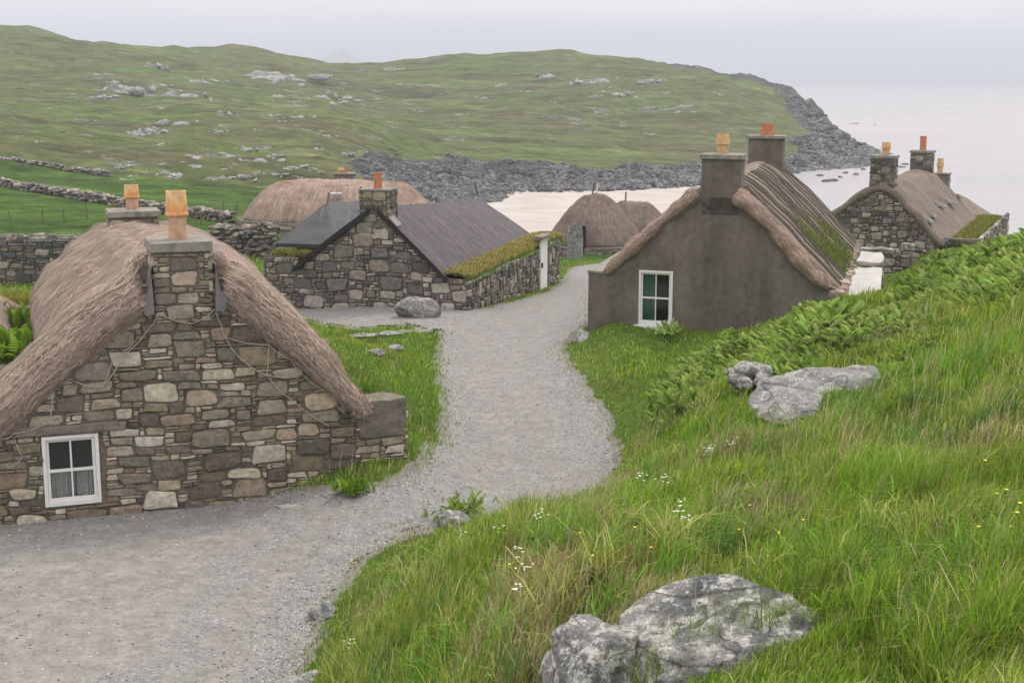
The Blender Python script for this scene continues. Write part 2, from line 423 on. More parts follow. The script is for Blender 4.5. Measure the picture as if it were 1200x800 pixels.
MT = dict(stone=m_stone(), mortar=m_mortar(), render=m_render(), glass=m_glass(), slate=m_slate(), sea=m_sea(), gravel=m_gravel(),
    hill=m_hill(), ground=m_ground(),
    thatch=m_thatch('pink_brown_thatch', (.17, .125, .102), (.36, .275, .235), (.50, .405, .355)),
    thatch_grey=m_thatch('grey_brown_thatch', (.075, .060, .050), (.175, .142, .120), (.27, .226, .195), moss=.02),
    thatch_roll=m_thatch('verge_roll_thatch', (.11, .07, .052), (.30, .21, .17), (.44, .33, .28)),
    thatch_far=m_thatch('far_thatch', (.14, .10, .082), (.29, .215, .18), (.40, .32, .275), .6),
    thatch_rib=m_thatch('battened_thatch', (.085, .070, .058), (.19, .158, .133), (.29, .25, .215), 1.0, .02, .62),
    thatch_dome=m_thatch('weathered_dome_thatch', (.085, .066, .056), (.18, .146, .127), (.29, .24, .212), .7, moss=.01),
    straw=m_col('straw', .9, 6, .15), leaf=m_leaf('grass_blade'), fern=m_leaf('fern_leaf', .2),
    white=m_plain('white_paint', (.68, .68, .68), .45, 14, .05, .05), dirtywhite=m_plain('whitewash', (.33, .33, .325), .7, 5, .08, .4, dirt=(.45, .44, .40)),
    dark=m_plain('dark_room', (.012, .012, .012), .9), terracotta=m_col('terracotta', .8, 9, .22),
    cement=m_plain('cement_cap', (.22, .21, .18), .9, 9, .25, .5, dirt=(.12, .13, .10)), lead=m_plain('lead_flashing', (.15, .15, .15), .55, 6, .2, .2, .4),
    tar=m_plain('black_tarred_board', (.018, .017, .017), .7, 20, .3), tarp=m_plain('black_tarpaulin', (.024, .026, .032), .6, 3, .3, .5, .4, dist=.05),
    rope=m_plain('rope', (.36, .32, .26), .9, 40, .2), wood=m_plain('old_wood', (.13, .11, .09), .9, 20, .3),
    curtain=m_plain('net_curtain', (.52, .53, .53), .9, 50, .4), curtain_g=m_plain('green_curtain', (.05, .16, .14), .9, 30, .2),
    rock=m_rock('lichen_boulder', .8), rock2=m_rock('pale_slab', .5, ((.12, .125, .13), (.29, .29, .285)), .12), 
    rock_far=m_rock('far_outcrop', .7, ((.11, .115, .125), (.30, .30, .29)), .1, .35), shore=m_rock('shore_boulder', .35, ((.018, .023, .032), (.095, .10, .11)), .3, .10),
    petal=m_col('petal', .6, 20, .05), haze=None)

# ------------------------------------------------------------------ terrain from control points
SEA = -20.0
CPX = []            # (px, py, d) on the photograph's ground
for a in ((1200,800,5.5),(1000,800,5.6),(800,835,6.1),(660,845,6.9),(900,800,5.8),(560,800,7.8),(480,800,9.6),(420,800,11.6),(385,800,13.0),
    (470,715,13.2),(560,700,10.0),(700,690,8.0),(900,700,7.2),(1100,700,7.0),(1200,700,6.9),(560,640,15.2),
    (650,630,13.6),(800,600,10.6),(1000,600,9.6),(1200,600,9.0),(700,570,19),
    (780,500,21.5),(850,500,17.5),(950,500,15),(1100,500,12.5),(1200,500,11.5),
    (745,430,30),(850,440,25),(930,440,20.5),(1000,440,18.0),(1100,430,16),(1200,430,14.5),(800,402,33),(900,392,30),
    (1200,370,20),(1100,375,21),(1050,375,25),(990,360,30),(1200,330,28),(1100,335,31),(1060,340,36),(1200,298,38),(1110,310,42),(1200,274,47),(1300,274,40),(1300,500,11),(1400,400,17)):
    p = pt(*a); CPX.append((p.x, p.y, p.z))
for (px, d, z) in ((0,14,-6.3),(200,14,-6.3),(345,14,-6.3),(-300,14,-6.3),(400,17,-6.4),(520,19.5,-6.4),(620,20.8,-6.45),(705,22.5,-6.5),(0,20,-6.5),(200,20.5,-6.5),(300,25,-6.6),(-200,20,-6.5),
    (500,26,-6.55),(640,26,-6.55),(718,26,-6.5),(300,31,-6.6),(500,32,-6.55),(620,33,-6.55),(680,35,-6.5),(700,35,-6.3),(450,43,-6.75),(545,41,-6.7),
    (600,42,-6.9),(655,50,-7.35),(690,60,-7.9),(300,50,-7.3),(472,22.4,-6.02),(497,24,-6.25),(485,27,-6.05),(440,30,-5.8),(395,30,-5.6),(400,27,-5.75),(440,25,-5.9),(420,34.5,-6.5),(0,35,-6.6),(0,48,-7.0),(120,60,-7.6),(830,48,-7.0),(950,45,-6.6),(1030,54,-7.6),
    (1100,58,-6.7),(560,62,-8.2),(400,70,-8.4),(690,78,-9.5),(740,90,-10.2),(850,75,-9),(1200,58,-7.5),(1200,80,-11.5),(1000,90,-12),(800,100,-11.5),(600,100,-11.5),(450,110,-11),
    (1000,130,-20),(1200,125,-21.5),(1400,90,-20),(800,150,-17.5),(600,150,-17),(450,160,-15),(450,205,-16.5),(600,190,-19.6),(800,185,-19.6),(1000,200,-22),
    (600,225,-19.7),(700,235,-19.75),(800,235,-19.8),(560,250,-19.4),(480,245,-19.0),(600,259,-19.6),(700,259,-19.7),(830,272,-19.8),(930,312,-20.2),(1010,330,-20.3),(1200,300,-24),(1200,500,-24),
    (1050,372,-20.6),(1100,450,-23),(900,250,-20.15),(920,290,-20.1),(1000,260,-21),(700,210,-19.7),(900,210,-20.1),(400,3,-5.0),(800,3,-2.0),(0,4,-6.0),(1200,3,-1.9),(600,3,-2.6),(600,4.8,-2.7),(300,9,-6.2),(0,9,-6.2)):
    p = pz(px, d, z); CPX.append((p.x, p.y, p.z))
for a in ((0,270,70),(0,232,95),(0,192,130),(130,207,140),(270,240,108),(330,216,160),(400,211,185),(130,250,85),(270,262,75),(-300,190,120),(-300,60,450),
    (0,100,350),(0,150,230),(0,37,520),(100,150,240),(100,100,360),(100,52,540),(200,100,380),(200,60,555),(300,120,350),(300,170,240),(300,64,560),(400,150,290),(400,79,530),(430,178,262),(400,190,225),
    (500,190,280),(600,186,290),(700,184,300),(800,184,310),(900,183,325),(500,215,262),
    (540,71,570),(500,130,400),(600,74,560),(600,130,390),(650,71,560),(720,75,550),(720,120,420),(720,150,355),(800,86,530),(800,130,400),(850,96,515),(880,102,500),(880,130,420),
    (915,112,490),(940,130,470),(940,160,385),(960,148,450),(985,166,410),(1010,180,385)):
    p = pt(*a); CPX.append((p.x, p.y, p.z))
for (px, d, z) in ((0,700,8),(200,720,2),(400,690,-6),(600,690,-12),(800,640,-18),(900,590,-22),(960,530,-23),(1000,470,-23),(600,900,-24),(1000,900,-26),(0,950,-5),(1300,900,-26),(-300,900,8),(1500,300,-24),(1400,500,-24)):
    p = pz(px, d, z); CPX.append((p.x, p.y, p.z))
CPX = np.array(CPX)
def uw(x, y): return (x / y) * F_PX / 330.0, np.log(y) * 2.2
cu, cw = uw(CPX[:, 0], CPX[:, 1])
def kern(r2): return .5 * r2 * np.log(r2 + 1e-9)
nC = len(CPX)
K = kern((cu[:, None] - cu) ** 2 + (cw[:, None] - cw) ** 2) + np.eye(nC) * .003
Pm = np.stack([np.ones(nC), cu, cw], 1)
A_ = np.zeros((nC + 3, nC + 3)); A_[:nC, :nC] = K; A_[:nC, nC:] = Pm; A_[nC:, :nC] = Pm.T
sol = np.linalg.solve(A_, np.concatenate([CPX[:, 2], np.zeros(3)]))
NU, NW = 760, 620
UX = np.linspace(-1100, 1100, NU)            # F_PX * x / y
LD = np.linspace(math.log(2.6), math.log(900), NW)
gu, gl = np.meshgrid(UX, LD)
def tps(u, w):
    out = np.zeros(u.shape)
    for i in range(nC): out += sol[i] * kern((u - cu[i]) ** 2 + (w - cw[i]) ** 2)
    return out + sol[nC] + sol[nC + 1] * u + sol[nC + 2] * w
GY = np.exp(gl); GX = gu / F_PX * GY
GZ = tps(gu / 330.0, gl * 2.2)
GZs = GZ.copy()
def zs(x, y, G=None):
    """bilinear lookup of the terrain grid"""
    G = GZ if G is None else G
    x = np.asarray(x, float); y = np.asarray(y, float)
    fu = np.clip((x / y * F_PX - UX[0]) / (UX[1] - UX[0]), 0, NU - 1.001); fw = np.clip((np.log(y) - LD[0]) / (LD[1] - LD[0]), 0, NW - 1.001)
    i, j = fu.astype(int), fw.astype(int); a, b = fu - i, fw - j
    return (G[j, i] * (1 - a) + G[j, i + 1] * a) * (1 - b) + (G[j + 1, i] * (1 - a) + G[j + 1, i + 1] * a) * b
def hit(px, py, dmin=5, dmax=700):
    ds = np.exp(np.linspace(math.log(dmin), math.log(dmax), 1500))
    p = pt(px, py, 1.0)
    dz = p.z * ds - zs(p.x * ds, ds)
    k = np.argmax(dz < 0)
    if dz[k] >= 0: k = len(ds) - 1
    return Vector((p.x * ds[k], ds[k], float(zs(p.x * ds[k], ds[k]))))

# path outline, traced where it lies on the ground (photo pixels on the level village floor)
def on_path(px, py, dmin=13.2): return hit(px, py, dmin, 90)
edge_px = [(345,802),(352,775),(372,730),(385,700),(408,670),(440,642),(480,622),(525,608),(600,601),(670,590),(708,572),(720,545),(720,520),(706,490),(684,458),(664,430),(656,410),(664,395),(688,380),
    (692,340),(720,318),(735,312),(700,309),(672,313),(664,327),(650,340),(610,352),(590,356),(575,362),(520,362),(400,357),(340,356),(345,372),(372,378),(420,385),(480,381),(518,390),(516,410),(514,440),(525,470),(521,510),(503,545),(455,572),(400,574),(380,572),(330,578),(200,586),(0,606)]
PATH = [on_path(a, b).xy for a, b in edge_px]
PATH += [Vector((-13, 19.0)), Vector((-13, 7.0)), Vector((-4.5, 10.5))]
PA = np.array([p[:] for p in PATH])
def sdist(x, y, PG=PA):
    x = np.asarray(x, float); y = np.asarray(y, float)
    best = np.full(x.shape, 1e9); ins = np.zeros(x.shape, bool)
    for i in range(len(PG)):
        a, b = PG[i], PG[(i + 1) % len(PG)]
        e = b - a; L = (e ** 2).sum()
        t = np.clip(((x - a[0]) * e[0] + (y - a[1]) * e[1]) / L, 0, 1)
        best = np.minimum(best, (x - a[0] - t * e[0]) ** 2 + (y - a[1] - t * e[1]) ** 2)
        c = ((a[1] > y) != (b[1] > y)) & (x < (b[0] - a[0]) * (y - a[1]) / (b[1] - a[1] + 1e-12) + a[0])
        ins ^= c
    return np.where(ins, -np.sqrt(best), np.sqrt(best))
near = (GY < 95) & (GY > 6)
SD = np.full(GX.shape, 50.0); SD[near] = sdist(GX[near], GY[near])
SDn = SD + fbm(GX * 2.6, GY * 2.6, 3, 3) * .16
# relief: hummocks off the path, moorland knolls on the hill
off = smooth(.1, 1.6, SD)
GZ = GZ + off * (fbm(GX * .8, GY * .8, 11, 4) * (.22 + .16 * (GX > 1))  * smooth(3, 8, GY) * (1 - smooth(60, 110, GY)))
GZ = GZ + smooth(90, 160, GY) * (GZ > SEA + 1) * (fbm(GX * .02, GY * .03, 5, 6) * 4.6 * smooth(SEA + 1, SEA + 8, GZ) + np.abs(fbm(GX * .05, GY * .11, 9, 5)) * 1.6 * smooth(SEA + 1, SEA + 6, GZ))
PX_, PY_ = proj(GX, GY, GZ)
# rock along the shore and over the headland's point
shoreD = np.interp(PX_, [395, 440, 500, 575, 600, 700, 800, 860, 930, 1010], [185, 200, 215, 232, 253, 256, 266, 280, 306, 326])
far = GY > shoreD + fbm(GX * .06, GY * .06, 71, 4) * 14
shore_line = np.interp(PX_, [380, 430, 470, 560, 700, 930, 2000], [-15, -12.5, -14, -15.6, -16.2, -16.8, -18])
rock = smooth(0, 2.2, shore_line - GZ + fbm(GX * .05, GY * .05, 21, 4) * 2) * far * (PX_ > 395)
tipx = np.interp(PY_, [70, 77, 85, 95, 110, 130, 150, 180, 200], [745, 785, 838, 872, 900, 922, 936, 942, 942])
tip = smooth(-25, 25, PX_ - tipx + fbm(GX * .03, GY * .03, 31, 4) * 60) * far
rock = np.clip(np.maximum(rock, tip), 0, 1)
wet = smooth(0, 1.3, np.interp(PX_, [400, 480, 560, 900, 1000], [-15.5, -16.4, -17.6, -17.4, -16]) - GZ + fbm(GX * .08, GY * .08, 41, 3) * 1.2) * far * rock
sand = smooth(-1.2, .4, -18.9 - GZ) * (GY < 300) * (GY > 120) * (1 - rock)
GZ = GZ + rock * far * (np.abs(fbm(GX * .12, GY * .12, 51, 5)) * (2.6 + 2.6 * smooth(850, 930, PX_)) * smooth(SEA - .3, SEA + 2.0, GZ))
field = smooth(-14, 6, np.interp(PX_, [-400, 0, 130, 270, 420], [165, 186, 207, 222, 236]) * -1 + PY_) * (GY > 60) * (GY < 220) * (1 - rock)
field = np.maximum(field, (GY < 120) & (GY > 60)).astype(float)
GN = GZ - .06 * smooth(-.06, -.35, SDn)             # ground dips under the path sheet
COL = (GY > 2)
def sub_grid(name, j0, j1, mat, attrs):
    V = np.stack([GX[j0:j1], GY[j0:j1], GN[j0:j1]], -1)
    n, m = V.shape[:2]; i = np.arange(n * m).reshape(n, m)
    q = np.stack([i[:-1, :-1], i[:-1, 1:], i[1:, 1:], i[1:, :-1]], -1).reshape(-1, 4)
    return mk(name, V.reshape(-1, 3), q, mat, None, None, None, True, None, {k: v[j0:j1].reshape(-1) for k, v in attrs.items()})
J = int(np.searchsorted(LD, math.log(66)))
gravel = smooth(.35, -.02, SDn)
at = dict(gravel=gravel, rock=rock, wet=wet, sand=sand, field=field)
tag(sub_grid('ground', 0, J + 1, MT['ground'], at), kind='structure')
tag(sub_grid('hill_terrain', J, NW, MT['hill'], at), kind='structure')
# path sheet
j0, j1 = int(np.searchsorted(LD, math.log(7))), int(np.searchsorted(LD, math.log(72)))
fx = np.linspace(-1100, 260, 680); fl = np.linspace(LD[j0], LD[j1], 400)
px_, pl_ = np.meshgrid(fx, fl); pY = np.exp(pl_); pX = px_ / F_PX * pY; pS = sdist(pX, pY) + fbm(pX * 2.6, pY * 2.6, 3, 3) * .16
pZ = zs(pX, pY) + .012 - .02 * smooth(-.05, .04, pS)
i = np.arange(pX.size).reshape(pX.shape)
q = np.stack([i[:-1, :-1], i[:-1, 1:], i[1:, 1:], i[1:, :-1]], -1).reshape(-1, 4)
ok = (pS.reshape(-1)[q] < .04).all(1); q = q[ok]
us, inv = np.unique(q, return_inverse=True)
tag(mk('path', np.stack([pX, pY, pZ], -1).reshape(-1, 3)[us], inv.reshape(q.shape), MT['gravel'], None, None, None, True, None, {'edge': -pS.reshape(-1)[us]}), kind='structure')
# sea: one sheet to the horizon
mb = MB(); mb.add([(-9000, 90, SEA), (9000, 90, SEA), (9000, 9500, SEA), (-9000, 9500, SEA)], [(0, 1, 2, 3)])
tag(mb.build('sea', MT['sea']), kind='structure')

# ------------------------------------------------------------------ masonry
rng = np.random.default_rng(7)
PAL_A = np.array([(.155,.145,.120),(.20,.185,.15),(.26,.235,.18),(.36,.32,.235),(.085,.085,.085),(.125,.125,.12),(.24,.165,.115),(.33,.255,.175),(.42,.39,.32),(.17,.16,.10),(.13,.105,.085)])
PAL_A = (PAL_A.mean(1, keepdims=True) * .45 + PAL_A * .55 + np.array([.018, .007, -.012])) * 1.10
PAL_B = np.array([(.13,.118,.10),(.18,.158,.13),(.25,.215,.17),(.09,.085,.085),(.11,.105,.105),(.31,.27,.22),(.20,.15,.115),(.15,.14,.13)])
PAL_B = (PAL_B.mean(1, keepdims=True) * .35 + PAL_B * .65) * 1.18
PAL_D = np.array([(.13,.125,.12),(.19,.18,.165),(.27,.25,.22),(.08,.08,.085),(.15,.14,.13),(.33,.30,.25),(.22,.17,.14)])
def layout(W, H, cw_, ch_, allow, sizes, seed, small=(1, 4)):
    r = np.random.default_rng(seed)
    nx, nz_ = max(1, int(W / cw_)), max(1, int(H / ch_))
    occ = np.zeros((nz_, nx), bool)
    for j in range(nz_):
        for i in range(nx):
            if not allow((i + .5) * cw_, (j + .5) * ch_): occ[j, i] = True
    out = []
    for (w, h, dens) in sizes:
        for _ in range(int(dens * nx * nz_ / (w * h)) + 1):
            if nx - w < 1 or nz_ - h < 1: continue
            i, j = r.integers(0, nx - w + 1), r.integers(0, nz_ - h + 1)
            if not occ[j:j + h, i:i + w].any():
                occ[j:j + h, i:i + w] = True; out.append((i, j, w, h))
    for j in range(nz_):
        i = 0
        while i < nx:
            if occ[j, i]: i += 1; continue
            w = int(r.integers(small[0], small[1] + 1)); k = 0
            while k < w and i + k < nx and not occ[j, i + k]: k += 1
            h = 2 if (r.random() < .45 and j + 1 < nz_ and not occ[j + 1, i:i + k].any()) else 1
            occ[j:j + h, i:i + k] = True; out.append((i, j, k, h)); i += k
    a = np.array(out, float)
    return np.stack([(a[:, 0] + a[:, 2] / 2) * cw_, (a[:, 1] + a[:, 3] / 2) * ch_, a[:, 2] / 2 * cw_, a[:, 3] / 2 * ch_], 1)
def stones(mb, rects, P, pal, seed, gap=.008, depth=.05, k=12, warp=.03, flat=.0):
    """rects (n,4) cs,ct,hs,ht ; P(s,t,o)->(...,3)"""
    r = np.random.default_rng(seed); n = len(rects)
    th = np.linspace(0, 2 * np.pi, k, endpoint=False) + np.pi / k
    cs, sn = np.cos(th), np.sin(th); 
    e = .22 + .34 * r.random((n, 1)); bx, by = np.sign(cs) * np.abs(cs) ** e, np.sign(sn) * np.abs(sn) ** e
    sk = (r.random((n, 4)) - .5) * np.array([.30, .30, .16, .16]); bx, by = bx * (1 + sk[:, :1] * by) + sk[:, 2:3] * by, by * (1 + sk[:, 1:2] * bx)
    ir = 1.03 - r.random((n, k)) * .17
    hs = np.maximum(rects[:, 2] - gap, .008)[:, None]; ht = np.maximum(rects[:, 3] - gap, .006)[:, None]
    d = depth * (.35 + .9 * r.random((n, 1)))
    tilt = (r.random((n, 1)) - .5) * .20
    rings = []
    for sc, o in ((1.03, -.05), (1.0, .6), (.96, .88), (.66, 1.0)):
        x = bx * hs * sc * ir + 0; y = by * ht * sc * ir
        x, y = x - y * tilt, y + x * tilt * .5
        jj = (r.random((n, k)) - .5) * .25 if sc < .95 else 0
        oo = np.where(o > 0, d * (o + jj), -.04) + np.zeros((n, k))
        rings.append((rects[:, :1] + x, rects[:, 1:2] + y, oo))
    cx = (rects[:, :1], rects[:, 1:2], d * (1.0 + (r.random((n, 1)) - .5) * .2))
    s_ = np.concatenate([a[0] for a in rings] + [cx[0]], 1); t_ = np.concatenate([a[1] for a in rings] + [cx[1]], 1); o_ = np.concatenate([a[2] for a in rings] + [cx[2]], 1)
    s2 = s_ + (vn(s_ * 1.3, t_ * 1.7, seed) * 2) * warp * 1.5; t2 = t_ + (vn(s_ * 1.1 + 9, t_ * 1.3, seed + 5) * 2) * warp
    V = P(s2, t2, o_).reshape(-1, 3); m = 4 * k + 1
    f = []
    for q in range(3):
        for j in range(k): f.append((q * k + j, q * k + (j + 1) % k, (q + 1) * k + (j + 1) % k, (q + 1) * k + j))
    tris = [(3 * k + j, 3 * k + (j + 1) % k, 4 * k) for j in range(k)]
    base = (np.arange(n) * m)
    area = rects[:, 2] * rects[:, 3]
    ci = r.integers(0, len(pal), n)
    col = pal[ci] * (.82 + .36 * r.random((n, 1))) * (1 + .018 * r.standard_normal((n, 3)))
    col = np.clip(col, .02, .6)
    Fq = (np.array(f)[None] + base[:, None, None]).reshape(-1, 4); Ft = (np.array(tris)[None] + base[:, None, None]).reshape(-1, 3)
    mb.V.append(V); o = mb.n
    mb.F += (Fq + o).tolist(); mb.F += (Ft + o).tolist(); mb.mi += [0] * (len(Fq) + len(Ft))
    mb.col.append(np.repeat(col, m, 0)); mb.uv.append(np.zeros((len(V), 2))); mb.n += len(V)

class House:
    def __init__(s, px, Y, zmid, ang_u, ang_v):
        o = pz(px, Y, zmid); s.o = np.array([o.x, o.y])
        s.u = np.array([math.cos(ang_u), math.sin(ang_u)]); s.v = np.array([math.sin(ang_v), math.cos(ang_v)])
    def P(s, u, v, z):
        u, v, z = np.broadcast_arrays(np.asarray(u, float), np.asarray(v, float), np.asarray(z, float))
        return np.stack([s.o[0] + u * s.u[0] + v * s.v[0], s.o[1] + u * s.u[1] + v * s.v[1], z], -1)
    def inv(s, x, y):
        M = np.array([[s.u[0], s.v[0]], [s.u[1], s.v[1]]]); return np.linalg.solve(M, np.array([x - s.o[0], y - s.o[1]]))
    def gp(s, px, py, v=0.0):
        """(u, z) on the gable plane seen at the pixel"""
        d = pt(px, py, 1.0); n = np.array([-s.u[1], s.u[0]]); o = s.o + s.v * v
        k = (o @ n) / (d.x * n[0] + d.y * n[1])
        return s.inv(d.x * k, d.y * k)[0], d.z * k

def gable_back(mb, h, uL, uR, zb, top, holes, depth=.35, v0=0.0, mi=1, step=.25):
    """front sheet of a gable with rectangular holes and their reveals"""
    us = set(np.arange(uL, uR, step).tolist() + [uL, uR, 0.0])
    for (a, b, c, d) in holes: us |= {a, b}
    us = sorted(us)
    for a, b in zip(us[:-1], us[1:]):
        if b - a < 1e-6: continue
        segs = [(zb, None)]
        m = (a + b) / 2; hh = [q for q in holes if q[0] - 1e-6 <= m <= q[1] + 1e-6]
        def quad(z0a, z0b, z1a, z1b):
            mb.add(h.P([a, b, b, a], v0, [z0a, z0b, z1b, z1a]), [(0, 1, 2, 3)], mi=mi)
        if hh:
            q = hh[0]; quad(zb, zb, q[2], q[2]); quad(q[3], q[3], top(a), top(b))
        else: quad(zb, zb, top(a), top(b))
    for (a, b, c, d) in holes:
        for (x0, x1, z0, z1) in ((a, a, c, d), (b, b, c, d)):
            mb.add(h.P([x0, x0, x0, x0], [v0, v0 + depth, v0 + depth, v0], [z0, z0, z1, z1]), [(0, 1, 2, 3)], mi=mi)
        for z in (c, d): mb.add(h.P([a, b, b, a], [v0, v0, v0 + depth, v0 + depth], z), [(0, 1, 2, 3)], mi=mi)
def gable_mass(mb, h, uL, uR, zb, top, L, v0=.02, mi=1, n=14):
    us = np.linspace(uL, uR, n); z = np.array([top(u) for u in us])
    for v in (L,):
        V = np.concatenate([h.P(us, v, zb), h.P(us, v, z)]); mb.add(V, [(i, i + 1, n + i + 1, n + i) for i in range(n - 1)], mi=mi)
    for u in (uL, uR):
        mb.add(h.P(u, [v0, L, L, v0], [zb, zb, top(u), top(u)]), [(0, 1, 2, 3)], mi=mi)
    G = np.stack([h.P(us, v0, z), h.P(us, L, z)]); mb.grid(G, mi=mi)

def thatch(h, prof, L, rfun, v0, hip=0, wback=1.0, seed=0, sag=None, na=60, nb=60, rib=None, noise_a=.04, hipz=.75, rollstep=10, vback=None, warp=None):
    """returns grid (nb', na', 3), uv grid ; prof = [(u, z)] of the mid line of the thatch"""
    pr = np.array(prof, float); seg = np.r_[0, np.cumsum(np.hypot(*np.diff(pr, axis=0).T))]
    tt = np.linspace(0, seg[-1], na); 
    U = np.interp(tt, seg, pr[:, 0]); Z = np.interp(tt, seg, pr[:, 1])
    for _ in range(3):
        U[1:-1] = (U[:-2] + U[1:-1] * 2 + U[2:]) / 4; Z[1:-1] = (Z[:-2] + Z[1:-1] * 2 + Z[2:]) / 4
    tu, tz = np.gradient(U), np.gradient(Z); l = np.hypot(tu, tz); tu /= l; tz /= l
    nu, nz2 = -tz, tu
    R = np.array([rfun(u) for u in U])
    ph = np.linspace(0, math.pi, 9)[1:]
    cu0, cz0 = nu[0] * np.cos(ph) - tu[0] * np.sin(ph), nz2[0] * np.cos(ph) - tz[0] * np.sin(ph)
    cu1, cz1 = nu[-1] * np.cos(ph) + tu[-1] * np.sin(ph), nz2[-1] * np.cos(ph) + tz[-1] * np.sin(ph)
    U = np.r_[np.full(8, U[0]), U, np.full(8, U[-1])]; Z = np.r_[np.full(8, Z[0]), Z, np.full(8, Z[-1])]
    nu = np.r_[cu0[::-1], nu, cu1]; nz2 = np.r_[cz0[::-1], nz2, cz1]; R = np.r_[np.full(8, R[0]), R, np.full(8, R[-1])]
    T = np.r_[tt[0] - ph[::-1] * R[0], tt, tt[-1] + ph * R[-1]]
    rows, uvs = [], []
    ze = pr[:, 1].min()
    for th in np.linspace(-math.pi / 2, math.pi / 2, rollstep)[:-1]:
        rows.append((U, v0 + R * (1 - math.cos(th)), Z, math.sin(th))); uvs.append(v0 + R * th)
    for v in np.linspace(v0 + R.max(), L, nb): rows.append((U, np.full(len(U), v), Z, 1.0)); uvs.append(np.full(len(U), v))
    G = []; UVg = []
    vadd = vback(U) if vback is not None else 0
    for (u, v, z, s), vv in zip(rows, uvs):
        k = np.clip((v - v0) / (L - v0), 0, 1); w = 1 + (wback - 1) * smooth(0, 1, k)
        hs = np.ones(len(u))
        if hip: hs = np.sqrt(np.clip(1 - np.clip((v - (L - hip)) / hip, 0, 1) ** 2, .0004, 1))
        zz = z + nz2 * R * s; uu = (u + nu * R * s) * w * hs ** hipz
        zz = ze + (zz - ze) * hs ** .85
        if sag: zz = zz + sag(v)
        if warp: uu, zz = warp(uu, zz, v, hs)
        n_ = fbm(T * 1.6 + seed, vv * 1.3, seed, 4) * noise_a * 2.2
        if rib is not None: n_ = n_ + rib(vv, T) 
        uu = uu + nu * n_ * abs(s); zz = zz + nz2 * n_ * abs(s)
        vfro = v - (n_ * .5 if s < .9 else 0); vfro = vfro + vadd * np.clip(1 - (v - v0) / 3.0, 0, 1)
        G.append(h.P(uu, vfro, zz)); UVg.append(np.stack([vv, T], -1))
    return np.array(G), np.array(UVg)
def grid_sample(G, a, b):
    n, m = G.shape[:2]; a = np.clip(a, 0, n - 1.001); b = np.clip(b, 0, m - 1.001); i, j = a.astype(int), b.astype(int); x, y = (a - i)[:, None], (b - j)[:, None]
    return (G[i, j] * (1 - x) + G[i + 1, j] * x) * (1 - y) + (G[i, j + 1] * (1 - x) + G[i + 1, j + 1] * x) * y
def straw(mb, G, n, ln, wd, cols, seed, lift=.02, i0=0, i1=None, jit=.25, mi=1, dj=(8, -8)):
    """loose straws lying down the slope over a thatch grid"""
    r = np.random.default_rng(seed); N, M = G.shape[:2]; i1 = i1 or N
    a = i0 + r.random(n) * (i1 - i0 - 1); b = dj[0] + r.random(n) * (M - 1 + dj[1] - dj[0])
    p = grid_sample(G, a, b); da = grid_sample(G, a + .6, b) - grid_sample(G, a - .6, b); db = grid_sample(G, a, b + .6) - grid_sample(G, a, b - .6)
    nr = np.cross(da, db); nr /= np.linalg.norm(nr, axis=1)[:, None] + 1e-9
    if nr[:, 2].mean() < 0: nr = -nr
    t = db / (np.linalg.norm(db, axis=1)[:, None] + 1e-9); w = np.cross(nr, t)
    t = t + w * (r.standard_normal(n) * jit)[:, None]; t /= np.linalg.norm(t, axis=1)[:, None]; w = np.cross(nr, t)
    L = (ln * (.5 + r.random(n)))[:, None]; W = (wd * (.6 + .8 * r.random(n)))[:, None]
    lf = (lift * r.random(n))[:, None]; l2 = lf + (lift * (r.random(n) - .35))[:, None]
    V = np.stack([p - t * L / 2 - w * W / 2 + nr * lf, p - t * L / 2 + w * W / 2 + nr * lf, p + t * L / 2 + w * W / 2 + nr * l2, p + t * L / 2 - w * W / 2 + nr * l2], 1).reshape(-1, 3)
    F_ = (np.arange(n)[:, None] * 4 + np.arange(4)).tolist()
    c = cols[r.integers(0, len(cols), n)] * (.65 + .6 * r.random((n, 1)))
    mb.add(V, F_, np.repeat(c, 4, 0), None, mi)
STRAW_P = np.array([(.44, .345, .295), (.36, .275, .23), (.56, .46, .40), (.22, .165, .135), (.48, .385, .33)])
STRAW_G = np.array([(.28, .235, .20), (.38, .33, .28), (.16, .13, .11)])

def grass_mesh(pos, hgt, wid, col, seed, lean=.35, name='grass', parent=None, wind=(0.25, 0.1), mat='leaf', nrm=None):
    r = np.random.default_rng(seed); n = len(pos)
    az = r.random(n) * 2 * np.pi; d = np.stack([np.cos(az), np.sin(az), np.zeros(n)], -1)
    ln = np.abs(r.standard_normal(n)) * lean
    bend = d * (hgt * ln)[:, None] + np.array([wind[0], wind[1], 0]) * (hgt * .8)[:, None]
    fa = r.random(n) * 2 * np.pi; w = np.stack([np.cos(fa), np.sin(fa), np.zeros(n)], -1) * (wid / 2)[:, None]
    up = np.zeros((n, 3)); up[:, 2] = hgt
    sink = np.array([0, 0, -.03])
    p0 = pos + sink; p1 = pos + up * .42 + bend * .18; p2 = pos + up * .78 + bend * .55; p3 = pos + up * (1 - .25 * np.minimum(ln, 1))[:, None] + bend * 1.15
    V = np.stack([p0 - w, p0 + w, p1 - w * .9, p1 + w * .9, p2 - w * .6, p2 + w * .6, p3], 1).reshape(-1, 3)
    b = np.arange(n)[:, None, None] * 7
    Q = (np.array([[0, 1, 3, 2], [2, 3, 5, 4]])[None] + b).reshape(-1, 4); T = (np.array([[4, 5, 6]])[None] + b).reshape(-1, 3)
    return mk(name, V, [Q, T], MT[mat], parent, np.repeat(col, 7, 0), None, False)

